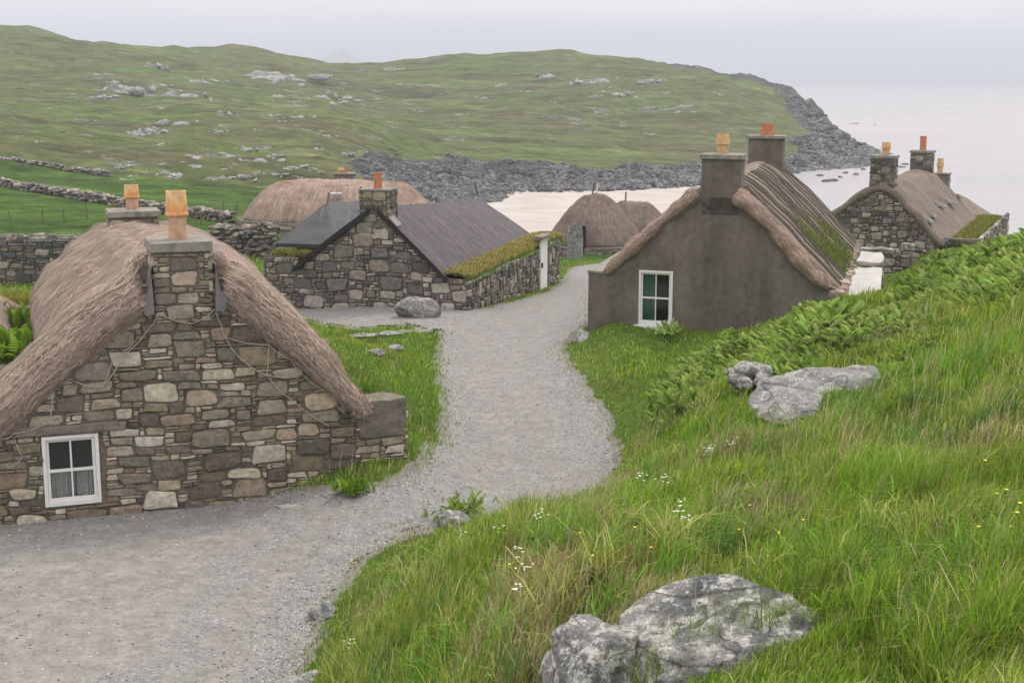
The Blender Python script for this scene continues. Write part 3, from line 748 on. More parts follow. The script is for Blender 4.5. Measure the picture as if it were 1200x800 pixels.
def window(h, parent, u0, u1, z0, z1, v=.05, sill=False, curtain=None, label=None, bars=True):
    """two-over-two sash window in the gable"""
    P = lambda a, b, c: h.P(a, b, c)
    fw = .055; mid = (z0 + z1) / 2; um = (u0 + u1) / 2
    f = MB()
    f.box(P, u0, u0 + fw, v - .03, v + .06, z0, z1, bev=.006); f.box(P, u1 - fw, u1, v - .03, v + .06, z0, z1, bev=.006)
    f.box(P, u0 + fw, u1 - fw, v - .03, v + .06, z1 - fw, z1, bev=.006); f.box(P, u0 + fw, u1 - fw, v - .035, v + .06, z0, z0 + fw * 1.4, bev=.006)
    w = f.build('window', MT['white'], parent)
    if label: w['label'] = label
    s = MB(); t = .042
    for (a, b, dv) in ((mid - t / 2, z1 - fw - .002, .02), (z0 + fw * 1.4 + .002, mid + t / 2, .0)):
        i0, i1 = u0 + fw + .002, u1 - fw - .002
        s.box(P, i0, i0 + t, v + dv - .008, v + dv + .022, a, b, bev=.004); s.box(P, i1 - t, i1, v + dv - .008, v + dv + .022, a, b, bev=.004)
        s.box(P, i0 + t, i1 - t, v + dv - .008, v + dv + .022, b - t, b, bev=.004); s.box(P, i0 + t, i1 - t, v + dv - .008, v + dv + .022, a, a + t, bev=.004)
        s.box(P, um - .013, um + .013, v + dv - .006, v + dv + .02, a + t, b - t)
    s.build('sash', MT['white'], w)
    g = MB(); g.box(P, u0 + fw, u1 - fw, v + .026, v + .030, z0 + fw, z1 - fw); g.build('pane', MT['glass'], w)
    if sill:
        k = MB(); k.box(P, u0 - .12, u1 + .12, -.10, .05, z0 - .13, z0 - .004, bev=.012); k.build('sill', MT['white'], w)
    if curtain:
        lo = z0 + fw; hi = mid if curtain == 'net' else z1 - fw
        for (a, b) in ((u0 + fw + .01, um - .02), (um + .02, u1 - fw - .01)):
            if curtain != 'net' and a > um: continue
            n = 40; us = np.linspace(a, b, n); c = MB()
            vv = v + .10 + .022 * np.sin(np.linspace(0, 9 * math.pi, n)) 
            c.grid(np.stack([P(us, vv, lo), P(us, vv + .01, (lo + hi) / 2), P(us, vv, hi)])); c.build('curtain', MT['curtain' if curtain == 'net' else 'curtain_g'], w)
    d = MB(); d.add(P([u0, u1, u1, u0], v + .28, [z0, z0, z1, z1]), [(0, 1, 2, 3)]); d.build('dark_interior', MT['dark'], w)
    return w

def pot(parent, c, r, hgt, style, name='chimney_pot'):
    m = MB(); lo, up, tp = (.46, .29, .20), (.55, .27, .10), (.62, .42, .22)
    if style == 'collar':
        prof = [(0, 0), (r * .86, 0), (r * .88, hgt * .5), (r * 1.12, hgt * .5), (r * 1.14, hgt * .54), (r * 1.05, hgt * .57), (r * .97, hgt * .96), (r * 1.0, hgt), (r * .8, hgt), (r * .78, hgt * .7), (0, hgt * .7)]
        cols = [lo] * 3 + [up] * 3 + [tp] * 3 + [(.05, .04, .03)] * 2
    elif style == 'yellow':
        prof = [(0, 0), (r * .8, 0), (r * .86, hgt * .45), (r * 1.08, hgt * .47), (r * 1.02, hgt * .6), (r * .85, hgt * .97), (r * .9, hgt), (r * .7, hgt), (r * .68, hgt * .7), (0, hgt * .7)]
        cols = [(.50, .33, .17)] * 8 + [(.05, .04, .03)] * 2
    else:
        prof = [(0, 0), (r, 0), (r * .95, hgt * .9), (r * 1.02, hgt * .92), (r * 1.0, hgt), (r * .8, hgt), (r * .78, hgt * .7), (0, hgt * .7)]
        cols = [(.42, .17, .09)] * 6 + [(.05, .04, .03)] * 2
    m.lathe(c, prof, 24, cols); return m.build(name, MT['terracotta'], parent, False)
def chimney(h, parent, u, v, w, dp, z0, z1, style='stone', pal=PAL_A, cap=.12, ov=.04, seed=1, pots=(), cell=(.1, .05)):
    m = MB()
    if style == 'stone':
        m.box(h.P, u - w / 2 + .03, u + w / 2 - .03, v + .03, v + dp - .03, z0, z1, mi=1)
        H = z1 - z0
        sides = [(w, lambda s, t, o: h.P(u - w / 2 + s, v + .03 - o, z0 + t)), (w, lambda s, t, o: h.P(u + w / 2 - s, v + dp - .03 + o, z0 + t)),
                 (dp, lambda s, t, o: h.P(u - w / 2 + .03 - o, v + dp - s, z0 + t)), (dp, lambda s, t, o: h.P(u + w / 2 - .03 + o, v + s, z0 + t))]
        for k, (W, Pf) in enumerate(sides):
            r = layout(W, H, cell[0], cell[1], lambda s, t: True, ((5, 5, .6), (4, 4, .8), (3, 3, .8), (3, 2, .8)), seed + k, (1, 3))
            stones(m, r, Pf, pal, seed + k, depth=.04, warp=.008)
        c = m.build('chimney', [MT['stone'], MT['mortar']], parent)
    else:
        m.box(h.P, u - w / 2, u + w / 2, v, v + dp, z0, z1, bev=.02); c = m.build('chimney', MT['render'], parent)
    k = MB(); k.box(h.P, u - w / 2 - ov, u + w / 2 + ov, v - ov, v + dp + ov, z1 + .002, z1 + cap, bev=.015, jit=.012); k.build('cap', MT['cement'], c)
    for (du, dv, r, hg, st) in pots:
        p = h.P(u + du, v + dp / 2 + dv, z1 + cap - .01); pot(c, p.reshape(3), r, hg, st)
    return c
DEG = math.radians

# ================================================================== HOUSE A: near stone gable with thatch
hA = House(215, 21.0, -3.2, DEG(20), DEG(-20))
pA = thing('thatched_cottage', (*hA.P(0, 4, -6.55).reshape(3),), 'nearest rubble stone cottage with pinkish brown thatch beside the gravel path', 'cottage', 'stone cottages of the village')
profA = [(-3.45, -5.35), (-2.6, -4.72), (-1.95, -4.12), (-1.1, -3.42), (-.35, -2.98), (0, -2.88), (.35, -2.98)] + [hA.gp(a, b) for a, b in ((272, 333), (325, 379), (356, 409), (385, 440), (408, 464), (421, 474))]
pu, pzv = np.array(profA).T
topA = lambda u: float(np.interp(u, pu, pzv, right=-5.0)) + (.0 if abs(u) < 2.9 else 0) if u < pu[-1] else -5.12
zbA = -6.9
wu0, wz0 = hA.gp(53, 594); wu1, wz1 = hA.gp(115, 506)
holeA = (wu0, wu1, wz0, wz1)
mA = MB()
uLA, uRA = -3.9, 3.42
gable_back(mA, hA, uLA, uRA, zbA, topA, [holeA], .3, .0)
gable_mass(mA, hA, -1.7, pu[-1], zbA, topA, 8.0, .02)
gable_mass(mA, hA, uLA, -1.7, zbA, topA, .7, .02)
gable_mass(mA, hA, pu[-1], uRA, zbA, lambda u: -5.12, .75, .02)
ck = hA.gp(190, 470)
def allowA(s, t):
    u, z = uLA + s, zbA + t
    if abs(u) < .47 and z > -3.55: return False
    if wu0 - .03 < u < wu1 + .03 and wz0 - .03 < z < wz1 + .03: return False
    if wu0 - .25 < u < wu1 + .42 and wz1 + .02 < z < wz1 + .17: return False
    if u > 2.62 and -5.65 < z: return False
    return z < topA(u) + .1
r = layout(uRA - uLA, 4.1, .082, .044, allowA, ((7, 7, .2), (6, 6, .4), (7, 4, .4), (6, 4, .5), (5, 6, .5), (4, 5, .8), (5, 4, .8), (5, 3, 1.0), (4, 3, 1.4), (3, 4, 1.0), (4, 2, 1.6), (3, 2, 1.2), (2, 2, .6)), 12, (2, 5))
stones(mA, r, lambda s, t, o: hA.P(uLA + s, .01 - o, zbA + t), PAL_A, 5, gap=.006, depth=.06, warp=.035)
# lintel, corner block
mA.box(hA.P, wu0 - .36, wu1 + .42, -.07, .1, wz1 + .012, wz1 + .15, col=(.17, .155, .13), bev=.03, jit=.05)
mA.box(hA.P, 2.66, 3.46, -.06, .5, -5.66, -5.06, col=(.15, .135, .115), bev=.05, jit=.07)
stones(mA, layout(1.2, 1.68, .12, .06, lambda s, t: True, ((4, 4, .5), (3, 3, .7)), 9), lambda s, t, o: hA.P(uRA + o, s - .02, zbA + t), PAL_A, 9, depth=.06)
mA.build('gable_wall', [MT['stone'], MT['mortar']], pA)
window(hA, pA, wu0 + .003, wu1 - .003, wz0 + .003, wz1 - .003, v=-.01, curtain='net')
rA = lambda u: .36 if u < .4 else float(np.interp(u, [.4, 1.3, 2.0, 2.7], [.36, .38, .27, .12]))
def warpA(u, z, v, hs):
    s_ = smooth(.3, 3.6, v); f = (1 - hs) * 0 + 1
    w = np.where(u < 0, 1 - .46 * smooth(.2, 2.8, v), 1.0)
    dz = np.where(u < 0, np.interp(-u, [0, .6, 1.95, 2.6, 3.45], [0, .16, .80, 1.12, 1.3]), np.interp(u, [0, .6, 1.8, 2.8], [0, .08, .3, .4])) * s_
    return u * w, z + dz * hs
G, UVt = thatch(hA, profA, 9.8, rA, -.20, hip=2.6, wback=1.0, seed=3, na=70, nb=80, noise_a=.05, hipz=.45, sag=lambda v: -.03 * np.clip(v, 0, 9), warp=warpA, vback=lambda u: 1.0 * (1 - smooth(.42, .66, np.abs(u))))
mA = MB(); mA.grid(G, (1, 1, 1), UVt)
straw(mA, G, 56000, .26, .006, STRAW_P, 4, lift=.026, jit=.10, dj=(3, -3))
straw(mA, G, 6000, .12, .006, STRAW_P, 14, lift=.05, i1=12, jit=.5, dj=(2, -2))
mA.build('thatch_roof', [MT['thatch'], MT['straw']], pA, True)
c1 = chimney(hA, pA, 0, -.07, .89, .95, -3.6, -2.54, 'stone', PAL_A, .15, .015, 31, [(-.0, -.0, .156, .74, 'collar')], (.085, .045))
c2 = chimney(hA, pA, -.1, 6.4, .92, .8, -3.3, -2.60, 'stone', PAL_A, .12, .03, 41, [(0, 0, .135, .48, 'collar')], (.1, .06))
for sgn in (-1, 1):     # slate flashings on the chimney shoulders
    f = MB(); a = sgn * .51
    V = []
    for (uu, zz) in ((a - sgn * .05, -2.72), (a + sgn * .03, -3.12), (a + sgn * .13, -3.30), (a + sgn * .07, -3.46), (a - sgn * .06, -3.44), (a - sgn * .05, -3.2), (a - sgn * .03, -2.72)):
        V.append((uu, zz))
    V = np.array(V); n = len(V)
    W = np.concatenate([hA.P(V[:, 0], -.16, V[:, 1]), hA.P(V[:, 0], .25, V[:, 1])])
    f.add(W, [list(range(n)), list(range(2 * n - 1, n - 1, -1))] + [(i, (i + 1) % n, n + (i + 1) % n, n + i) for i in range(n)])
    f.build('flashing', MT['lead'], pA)
def ropeline(h, parent, pix, r=.008, v=-.075):
    m = MB(); pts = []
    for (a, b) in zip(pix[:-1], pix[1:]):
        A_p, B_p = h.gp(*a, v), h.gp(*b, v)
        for k in range(7):
            t = k / 7; z = A_p[1] * (1 - t) + B_p[1] * t - .035 * math.sin(math.pi * t)
            pts.append(h.P(A_p[0] * (1 - t) + B_p[0] * t, v, z).reshape(3))
    pts.append(h.P(h.gp(*pix[-1], v)[0], v, h.gp(*pix[-1], v)[1]).reshape(3))
    m.tube(pts, r, 6)
    return m.build('rope', MT['rope'], parent, True)
for pix in ([(63,458),(58,494),(16,508),(0,514)], [(16,512),(27,535),(8,548)], [(89,447),(120,453),(146,415),(177,382)], [(120,453),(132,420),(160,398)],
            [(177,382),(185,367),(225,379),(252,362),(259,380),(264,395),(281,419),(313,440),(354,438)], [(264,395),(315,404),(342,422),(354,438)], [(315,404),(313,440)], [(313,440),(341,468),(386,499)], [(354,438),(386,461),(404,484)]):
    ropeline(hA, pA, pix)
# ropes over the thatch
for jj, cc in ((.16, 8), (.80, 40)):
    m = MB(); pts = []
    for t in np.linspace(.05, .48, 30): pts.append(grid_sample(G, np.array([cc + 6. * math.sin(t * 9) * .3]), np.array([jj * 0 + t * G.shape[1]]))[0] + np.array([0, -.02, .03]))
    m.tube(pts, .012, 6); m.build('rope', MT['rope'], pA, True)
f = MB(); p = hA.P(0, 8.2, -2.75).reshape(3); f.tube([p, p + np.array([0, 0, .38])], [.04, .03], 6); f.build('peg', MT['wood'], pA)

# ================================================================== HOUSE C: grey rendered gable
hC = House(843, 34.6, -4.0, DEG(-20), DEG(15.5))
pC = thing('thatched_cottage', (*hC.P(0, 5, -6.4).reshape(3),), 'grey cement rendered cottage with rolled thatch verges right of the path', 'cottage', 'stone cottages of the village')
def cg(px, py): return hC.gp(px, py)
uLC = cg(689, 380)[0]; uRC = cg(988, 345)[0]
evL = cg(708, 322); evR = cg(972, 338)
ridC = -2.85
profC = [(evL[0], evL[1]), (cg(770,265)[0], cg(770,265)[1]), cg(815, 231), (0, ridC), cg(868, 233), cg(920, 283), (evR[0], evR[1])]
pu2, pz2 = np.array(profC).T
topC = lambda u: float(np.interp(u, pu2, pz2, left=evL[1] + .02, right=evR[1] - .1)) if u < evR[0] else evR[1] - .12
cw0 = cg(748, 380); cw1 = cg(789, 318)
holeC = (cw0[0], cw1[0], cw0[1], cw1[1])
m = MB(); gable_back(m, hC, uLC, uRC + .1, -7.4, topC, [holeC], .3, 0, 0); gable_mass(m, hC, uLC, uRC + .1, -7.4, topC, 10.6, .02, 0)
m.build('rendered_wall', MT['render'], pC)
m = MB(); m.box(hC.P, uLC - .03, uLC + .42, -.02, 10.6, topC(uLC) + .004, topC(uLC) + .075, bev=.02, jit=.02); m.build('wall_head', MT['cement'], pC)
window(hC, pC, holeC[0] + .003, holeC[1] - .003, holeC[2] + .003, holeC[3] - .003, v=.0, sill=True, curtain='green')
def ribC(v, T):
    return .07 * np.abs(np.sin(v * math.pi / .62)) ** .7 + .0 * T
sagC = lambda v: -.10 * np.sin(np.clip(v, 0, 11) / 11 * math.pi)
roofC = [(profC[0][0], profC[0][1] - .05), (profC[1][0], profC[1][1] - .02), (profC[2][0], profC[2][1]), (0, ridC + .28), (profC[4][0], profC[4][1] + .02), (profC[5][0], profC[5][1]), (evR[0] + .22, evR[1] - .22)]
Gc, UVc = thatch(hC, roofC, 11.2, lambda u: .12, .25, seed=8, sag=sagC, na=60, nb=520, rib=ribC, noise_a=.03, rollstep=6)
m = MB(); m.grid(Gc, (1, 1, 1), UVc); straw(m, Gc, 1500, .22, .010, STRAW_G, 24, lift=.02, jit=.12)
m.build('thatch_roof', [MT['thatch_rib'], MT['straw']], pC, True)
m = MB(); vrow = UVc[:, 30, 0]; m_c = Gc.shape[1]
for vb in np.arange(.7, 10.9, .5):
    ir_ = float(np.interp(vb, vrow, np.arange(len(vrow)))); js = np.linspace(m_c * .5, m_c - 10, 22)
    m.tube(list(grid_sample(Gc, np.full(22, ir_), js) + np.array([.02, -.03, .045])), .022, 5)
m.build('battens', MT['wood'], pC)
for side in (0, 1):     # the rolled verges
    pix = [(816, 226), (800, 240), (775, 260), (750, 282), (728, 303), (708, 321)] if side == 0 else [(862, 228), (885, 245), (908, 270), (930, 296), (950, 320), (972, 338)]
    q = [hC.gp(a, b) for a, b in pix]; tq = np.linspace(0, 5, 40)
    uu = np.interp(tq, range(6), [a[0] for a in q]); zz = np.interp(tq, range(6), [a[1] for a in q])
    for _ in range(4): uu[1:-1] = (uu[:-2] + 2 * uu[1:-1] + uu[2:]) / 4; zz[1:-1] = (zz[:-2] + 2 * zz[1:-1] + zz[2:]) / 4
    rr = (.165 if side == 0 else .195) + .03 * np.sin(tq * 2.5) + .02 * np.sin(tq * 6.1); rr[-1] *= .45; rr[-2] *= .7; rr[-3] *= .88; rr[0] *= .8
    k = 22; Gt = np.zeros((40, k, 3)); UVg = np.zeros((40, k, 2))
    for i_ in range(40):
        ia, ib = max(i_ - 1, 0), min(i_ + 1, 39); tu = np.array([uu[ib] - uu[ia], zz[ib] - zz[ia]]); tu /= np.hypot(*tu); nn = np.array([-tu[1], tu[0]])
        for j_ in range(k):
            a = 2 * math.pi * j_ / k; rd = rr[i_] * (1 + .18 * float(vn(np.array(i_ * .5), np.array(j_ * .7), side + 60)))
            Gt[i_, j_] = hC.P(uu[i_] + nn[0] * math.cos(a) * rd, .03 + math.sin(a) * rd * 1.15, zz[i_] + nn[1] * math.cos(a) * rd); UVg[i_, j_] = (a * .25, i_ * .1)
    Gx = np.concatenate([Gt, Gt[:, :1]], 1)
    m = MB(); m.grid(Gt, (1, 1, 1), UVg, closed=True); m.F.append(list(range(k))); m.mi.append(0); m.F.append([39 * k + j for j in range(k)]); m.mi.append(0)
    straw(m, np.swapaxes(Gx, 0, 1), 9000, .22, .009, STRAW_P, 70 + side, lift=.055, jit=.30, dj=(1, -1))
    m.build('verge_roll', [MT['thatch_roll'], MT['straw']], pC, True)
zct = hC.gp(843, 187)[1]
chimney(hC, pC, 0, .0, .98, .8, -3.3, zct, 'render', cap=.12, ov=.05, pots=[(-.03, 0, .17, .52, 'yellow')])
zc2 = float(-1.82)
chimney(hC, pC, 0.12, 9.9, 1.08, .8, -3.3, zc2, 'render', cap=.10, ov=.07, pots=[(0, 0, .21, .36, 'plain')])
# thick side wall with a whitewashed top, its stones and the loose stones along the eave
m = MB(); su = evR[0] + .12
m.box(hC.P, su + .05, su + .98, .02, 8.4, -7.4, evR[1] - .20, mi=1)
rr_ = layout(.98, 1.6, .12, .07, lambda s, t: True, ((4, 4, .5), (3, 3, .6)), 77); stones(m, rr_, lambda s, t, o: hC.P(su + .05 + s, .0 - o, -6.75 + t), PAL_B, 78, depth=.07)
rr_ = layout(8.4, 2.2, .14, .08, lambda s, t: True, ((4, 4, .5), (3, 3, .6)), 79); stones(m, rr_, lambda s, t, o: hC.P(su + .98 + o, s, -7.4 + t), PAL_B, 80, depth=.07)
m.build('side_wall', [MT['stone'], MT['mortar']], pC)
m = MB(); m.box(hC.P, su + .28, su + 1.05, -.06, 5.2, evR[1] - .196, evR[1] - .11, bev=.03, jit=.05); m.box(hC.P, su + .34, su + 1.0, 5.9, 8.4, evR[1] - .196, evR[1] - .05, bev=.05, jit=.08)
m.build('whitewashed_top', MT['dirtywhite'], pC)
m = MB(); r_ = np.random.default_rng(5)
for k in range(70):
    v = r_.random() * 8.2 + .05; s_ = .07 + r_.random() * .13; u_ = su + .02 + r_.random() * .24
    m.box(hC.P, u_ - s_, u_ + s_ * .7, v - s_, v + s_, evR[1] - .25, evR[1] - .14 + s_ * .6, col=tuple(np.array((.25, .19, .16)) * (.6 + .9 * r_.random())), bev=s_ * .35, jit=.03)
m.build('eave_stones', MT['stone'], pC)
# weeds on the grey roof
r_ = np.random.default_rng(91); N_, M_ = Gc.shape[:2]
cen = [(.40, .80), (.52, .86), (.30, .84), (.62, .78), (.47, .93), (.25, .74), (.60, .92)]
ca = np.concatenate([np.array(c)[None] + r_.standard_normal((420, 2)) * (.045, .035) for c in cen])
p = grid_sample(Gc, 10 + ca[:, 0] * (N_ - 12), ca[:, 1] * M_)
cl = np.array([(.10, .17, .025), (.15, .21, .04), (.07, .12, .02), (.20, .20, .06)])[r_.integers(0, 4, len(p))] * (.7 + .6 * r_.random((len(p), 1)))
tag(grass_mesh(p, .07 + .13 * r_.random(len(p)), np.full(len(p), .022), cl, 3, .9, 'roof_weeds', pC), kind='stuff')

# ================================================================== HOUSE B: dark felt roof, stone gable
hB = House(440, 41.8, -4.8, DEG(-15), DEG(15))
pB = thing('stone_house', (*hB.P(0, 5, -6.8).reshape(3),), 'stone house with dark purple grey felt roof and a white door', 'house', 'stone cottages of the village')
vL, vR = hB.gp(349, 312), hB.gp(522, 324)
apB = hB.gp(440, 243)[1]
profB = [(vL[0], vL[1]), (0, apB), (vR[0], vR[1])]
uRB = hB.gp(547, 345)[0]; uLB = hB.gp(309, 320)[0]
def topB(u):
    if u > vR[0]: return vR[1] - .05
    if u < vL[0]: return vL[1] + .30 
    return float(np.interp(u, [vL[0], 0, vR[0]], [vL[1], apB, vR[1]])) - .04
m = MB(); zb = -7.6
gable_back(m, hB, uLB, uRB, zb, topB, [], .2, 0); gable_mass(m, hB, uLB + .02, uRB - .02, zb, lambda u: min(topB(u) - .05, -5.9), 11.6, .02)
r = layout(uRB - uLB, 4.2, .115, .085, lambda s, t: zb + t < topB(uLB + s) - .02, ((6, 5, .25), (5, 4, .5), (4, 4, .6), (4, 3, .8), (3, 3, .8), (3, 2, .7)), 55, (1, 3))
stones(m, r, lambda s, t, o: hB.P(uLB + s, .01 - o, zb + t), PAL_B, 56, gap=.010, depth=.09, warp=.05)
Lw = 12.6
r = layout(Lw, 2.6, .10, .12, lambda s, t: True, ((3, 4, .4), (2, 3, .8), (3, 2, .4), (2, 2, .6)), 57, (1, 2))
def sideP(s, t, o):
    cv = np.clip((s - 11.4) / 1.2, 0, 1); return hB.P(uRB + o - .5 * cv ** 2, s - .03 * cv, -8.4 + t * (2.62 / 2.6) + 0 * s)
stones(m, r, sideP, PAL_B * .95, 58, gap=.009, depth=.10, warp=.05)
m.build('stone_wall', [MT['stone'], MT['mortar']], pB)
# turf on the wall head
vs = np.linspace(-.05, 12.5, 90); us_ = np.linspace(vR[0] - .25, uRB + .10, 12)
vv, uu = np.meshgrid(vs, us_, indexing='ij')
zt = vR[1] - .02 + .10 * np.sin((uu - us_[0]) / (us_[-1] - us_[0]) * math.pi) + fbm(vv * 1.5, uu * 3, 61, 3) * .10 - .55 * smooth(uRB - .15, uRB + .1, uu) * .4 - .1 * smooth(11, 12.5, vv)
m = MB(); m.grid(hB.P(uu, vv, zt), (1, 1, 1)); m.build('turf_top', MT['ground'], pB, True)
r_ = np.random.default_rng(62); n = 9000
a, b = r_.random(n), r_.random(n) ** 1.0; V_ = hB.P(vR[0] - .2 + b * (uRB + .08 - vR[0] + .2), a * 12.5, 0)
V_[:, 2] = vR[1] + .03 + .06 * np.sin(b * math.pi) - .05 * b - .1 * smooth(.9, 1, a)
cl = np.array([(.38, .30, .12), (.27, .24, .07), (.15, .17, .04), (.42, .34, .16)])[r_.integers(0, 4, n)] * (.6 + .7 * r_.random((n, 1)))
tag(grass_mesh(V_, .06 + .10 * r_.random(n), np.full(n, .02), cl, 5, 1.2, 'dry_grass', pB), kind='stuff')
# roof
LB = 11.3
sagB = lambda v: -.066 * v
for nm, sg in (('roof_slope', 1), ('roof_slope', -1)):
    e = vR if sg > 0 else vL
    nv, na_ = 120, 16
    v1, a1 = np.meshgrid(np.linspace(-.12, LB, nv), np.linspace(0, 1.03, na_), indexing='ij')
    u_ = a1 * e[0]; z_ = apB + .03 + (e[1] - apB) * a1 - .07 * np.sin(np.clip(a1, 0, 1) * math.pi) * -.6 + sagB(v1) * (1 - a1 * .8) + .012 * np.abs(np.sin(v1 * math.pi / .6)) + fbm(v1 * .8, a1 * 3, 63, 3) * .03
    Gt = hB.P(u_, v1, z_); Gb = Gt - np.array([0, 0, .07])
    m = MB(); m.grid(Gt, (1, 1, 1), np.stack([v1, a1 * 3], -1)); m.grid(Gb, (1, 1, 1)); 
    for row in (0, -1):
        m.grid(np.stack([Gt[row], Gb[row]])); m.grid(np.stack([Gt[:, row], Gb[:, row]]))
    m.build('roof_slope', MT['slate'], pB, True)
    m = MB(); k = 24; aa = np.linspace(.06, 1.04, k); us2 = aa * e[0]; zz2 = apB + .03 + (e[1] - apB) * aa + .042 * np.sin(np.clip(aa, 0, 1) * math.pi)
    m.grid(np.stack([hB.P(us2, -.17, zz2 + .04), hB.P(us2, -.17, zz2 - .13), hB.P(us2, -.125, zz2 - .13), hB.P(us2, -.125, zz2 + .04)]), closed=False)
    m.grid(np.stack([hB.P(us2, -.125, zz2 + .04), hB.P(us2, -.17, zz2 + .04)])); m.build('bargeboard', MT['tar'], pB)
m = MB(); m.add(np.concatenate([hB.P([.49, .75, .75, .49], [-.14, -.14, .25, .25], [apB - .38, apB - .62, apB - .58, apB - .34]), hB.P([.49, .75, .75, .49], [-.14, -.14, .25, .25], [apB - .32, apB - .58, apB - .54, apB - .28])]) + np.array([0, 0, .05]), [(0, 1, 2, 3), (4, 5, 6, 7), (0, 1, 5, 4), (1, 2, 6, 5), (2, 3, 7, 6), (3, 0, 4, 7)])
m.build('flashing', MT['lead'], pB)
zct = hB.gp(440, 224)[1]
chimney(hB, pB, -.02, -.04, .96, .8, apB - .95, zct, 'stone', PAL_B * np.array([.95, .95, .8]), .06, .02, 65, [(0.0, 0, .13, .48, 'plain')], (.11, .075))
m = MB(); p = hB.P(-.05, 11.0, apB - .55).reshape(3); m.tube([p, p + np.array([-.12, 0, .55])], [.05, .04], 6); m.build('ridge_post', MT['wood'], pB)
# white door in the long wall
dv = 9.05; m = MB(); zf = -7.35
m.box(hB.P, uRB + .085, uRB + .14, dv - .5, dv + .5, zf, zf + 1.78, bev=.01); d_ = m.build('door', MT['white'], pB)
m = MB(); m.box(hB.P, uRB + .142, uRB + .19, dv - .44, dv - .34, zf + .8, zf + .98, bev=.01); m.build('handle', MT['tar'], d_)
m = MB(); m.box(hB.P, uRB - .1, uRB + .22, dv - .6, dv + .6, zf + 1.79, zf + 1.93, col=(.2, .17, .14), bev=.03, jit=.03); m.build('lintel', MT['stone'], pB)

# HOUSE F: hipped tarpaulin-roofed byre behind the gable
pF = thing('byre', (*hB.P(-3.2, 4.5, -7).reshape(3),), 'low stone byre with a shiny black hipped roof left behind the dark roofed house', 'building', 'stone cottages of the village')
m = MB()
cor = [hB.P(uLB - .1, .0, 0).reshape(3), hB.P(uLB - .35, 8.5, 0).reshape(3)]
m.box(hB.P, uLB + .04, vL[0] + .1, .6, 8.6, -8.2, vL[1] + .25, mi=1)
r = layout(9.0, 2.7, .14, .09, lambda s, t: True, ((4, 3, .6), (3, 3, .7), (3, 2, .8)), 85); stones(m, r, lambda s, t, o: hB.P(uLB - o + .04, .03 + s * .95, -8.2 + t), PAL_B, 86, depth=.09)
m.build('stone_wall', [MT['stone'], MT['mortar']], pF)
apx = pt(381, 239, 47.0); apx2 = pt(432, 234, 48.5)
e0 = pt(323, 285, 44.6); e1 = pt(395, 287, 43.5); e2 = pt(470, 270, 44.5); e3 = pt(345, 268, 51); e4 = pt(470, 262, 52)
V = np.array([e0, e1, e2, apx, apx2, e3, e4]); 
def patch(mb, a, b, c, d, n=14, amp=.07, seed=1):
    s_, t_ = np.meshgrid(np.linspace(0, 1, n), np.linspace(0, 1, n), indexing='ij')
    G_ = (np.array(a) * ((1 - s_) * (1 - t_))[..., None] + np.array(b) * (s_ * (1 - t_))[..., None] + np.array(c) * (s_ * t_)[..., None] + np.array(d) * ((1 - s_) * t_)[..., None])
    w = np.sin(s_ * math.pi) * np.sin(t_ * math.pi); G_[..., 2] += w * fbm(s_ * 4, t_ * 5, seed, 3) * amp * 2
    mb.grid(G_, uv=np.stack([s_ * 3, t_ * 3], -1))
m = MB(); patch(m, e0, e1, apx, apx, seed=1); patch(m, e1, e2, apx2, apx, seed=2); patch(m, e0, e3, apx, apx, seed=3); patch(m, e3, e4, apx2, apx, seed=4)
for a, b in ((e0, e1), (e1, e2), (e0, e3)):
    a = np.array(a); b = np.array(b); dz = np.array([0, 0, -.12]); m.add([a, b, b + dz, a + dz], [(0, 1, 2, 3)])
m.build('hipped_roof', MT['tarp'], pF, False)
r_ = np.random.default_rng(64); n = 700; pp = np.array([pt(x, 291 + r_.random() * 10, 42.6) for x in 335 + r_.random(n) * 45]) 
V_ = hB.P(uLB + .15 + r_.random(n) * 1.5, .25 + r_.random(n) * .5, vL[1] + .27)
cl = np.array([(.13, .16, .04), (.22, .19, .07)])[r_.integers(0, 2, n)] * (.6 + .7 * r_.random((n, 1)))
tag(grass_mesh(V_, .08 + .16 * r_.random(n), np.full(n, .022), cl, 6, .8, 'wall_head_grass', pF), kind='stuff')
m = MB(); p = np.array(pt(383, 240, 47)); m.tube([p - np.array([0, 0, .1]), p + np.array([.08, 0, .42])], .035, 6, (1, 1, 1)); m.build('vent_pipe', MT['lead'], pF)
m = MB(); p = np.array(pt(427, 236, 48.4)); m.tube([p - np.array([0, 0, .1]), p + np.array([-.12, 0, .5])], .045, 6); m.build('ridge_post', MT['wood'], pF)

# ================================================================== HOUSE D: far right stone gable
hD = House(1032, 56.0, -5.0, DEG(-24), DEG(24))
pD = thing('thatched_cottage', (*hD.P(0, 5, -7).reshape(3),), 'stone cottage with brown thatch and tall stone chimneys at the right edge', 'cottage', 'stone cottages of the village')
eR, eL = hD.gp(1104, 287), hD.gp(975, 256)
apD = -4.25
profD = [(eL[0] - .3, eL[1] - .15), (eL[0] * .6, eL[1] * .35 + apD * .65 - .1), (-.3, apD - .06), (0, apD), (.3, apD - .06), (eR[0] * .45, apD - .78), (eR[0] * .8, eR[1] + .42), (eR[0], eR[1])]
pu3, pz3 = np.array(profD).T
topD = lambda u: float(np.interp(u, pu3, pz3)) - .02
m = MB(); gable_back(m, hD, profD[0][0], eR[0] + .05, -8.6, topD, [], .2); gable_mass(m, hD, profD[0][0], eR[0] + .05, -8.6, topD, 11.5, .02)
r = layout(eR[0] - profD[0][0], 4.6, .09, .075, lambda s, t: -8.6 + t < topD(profD[0][0] + s) - .02, ((5, 4, .2), (4, 3, .5), (3, 3, .7), (3, 2, .8)), 95, (1, 3))
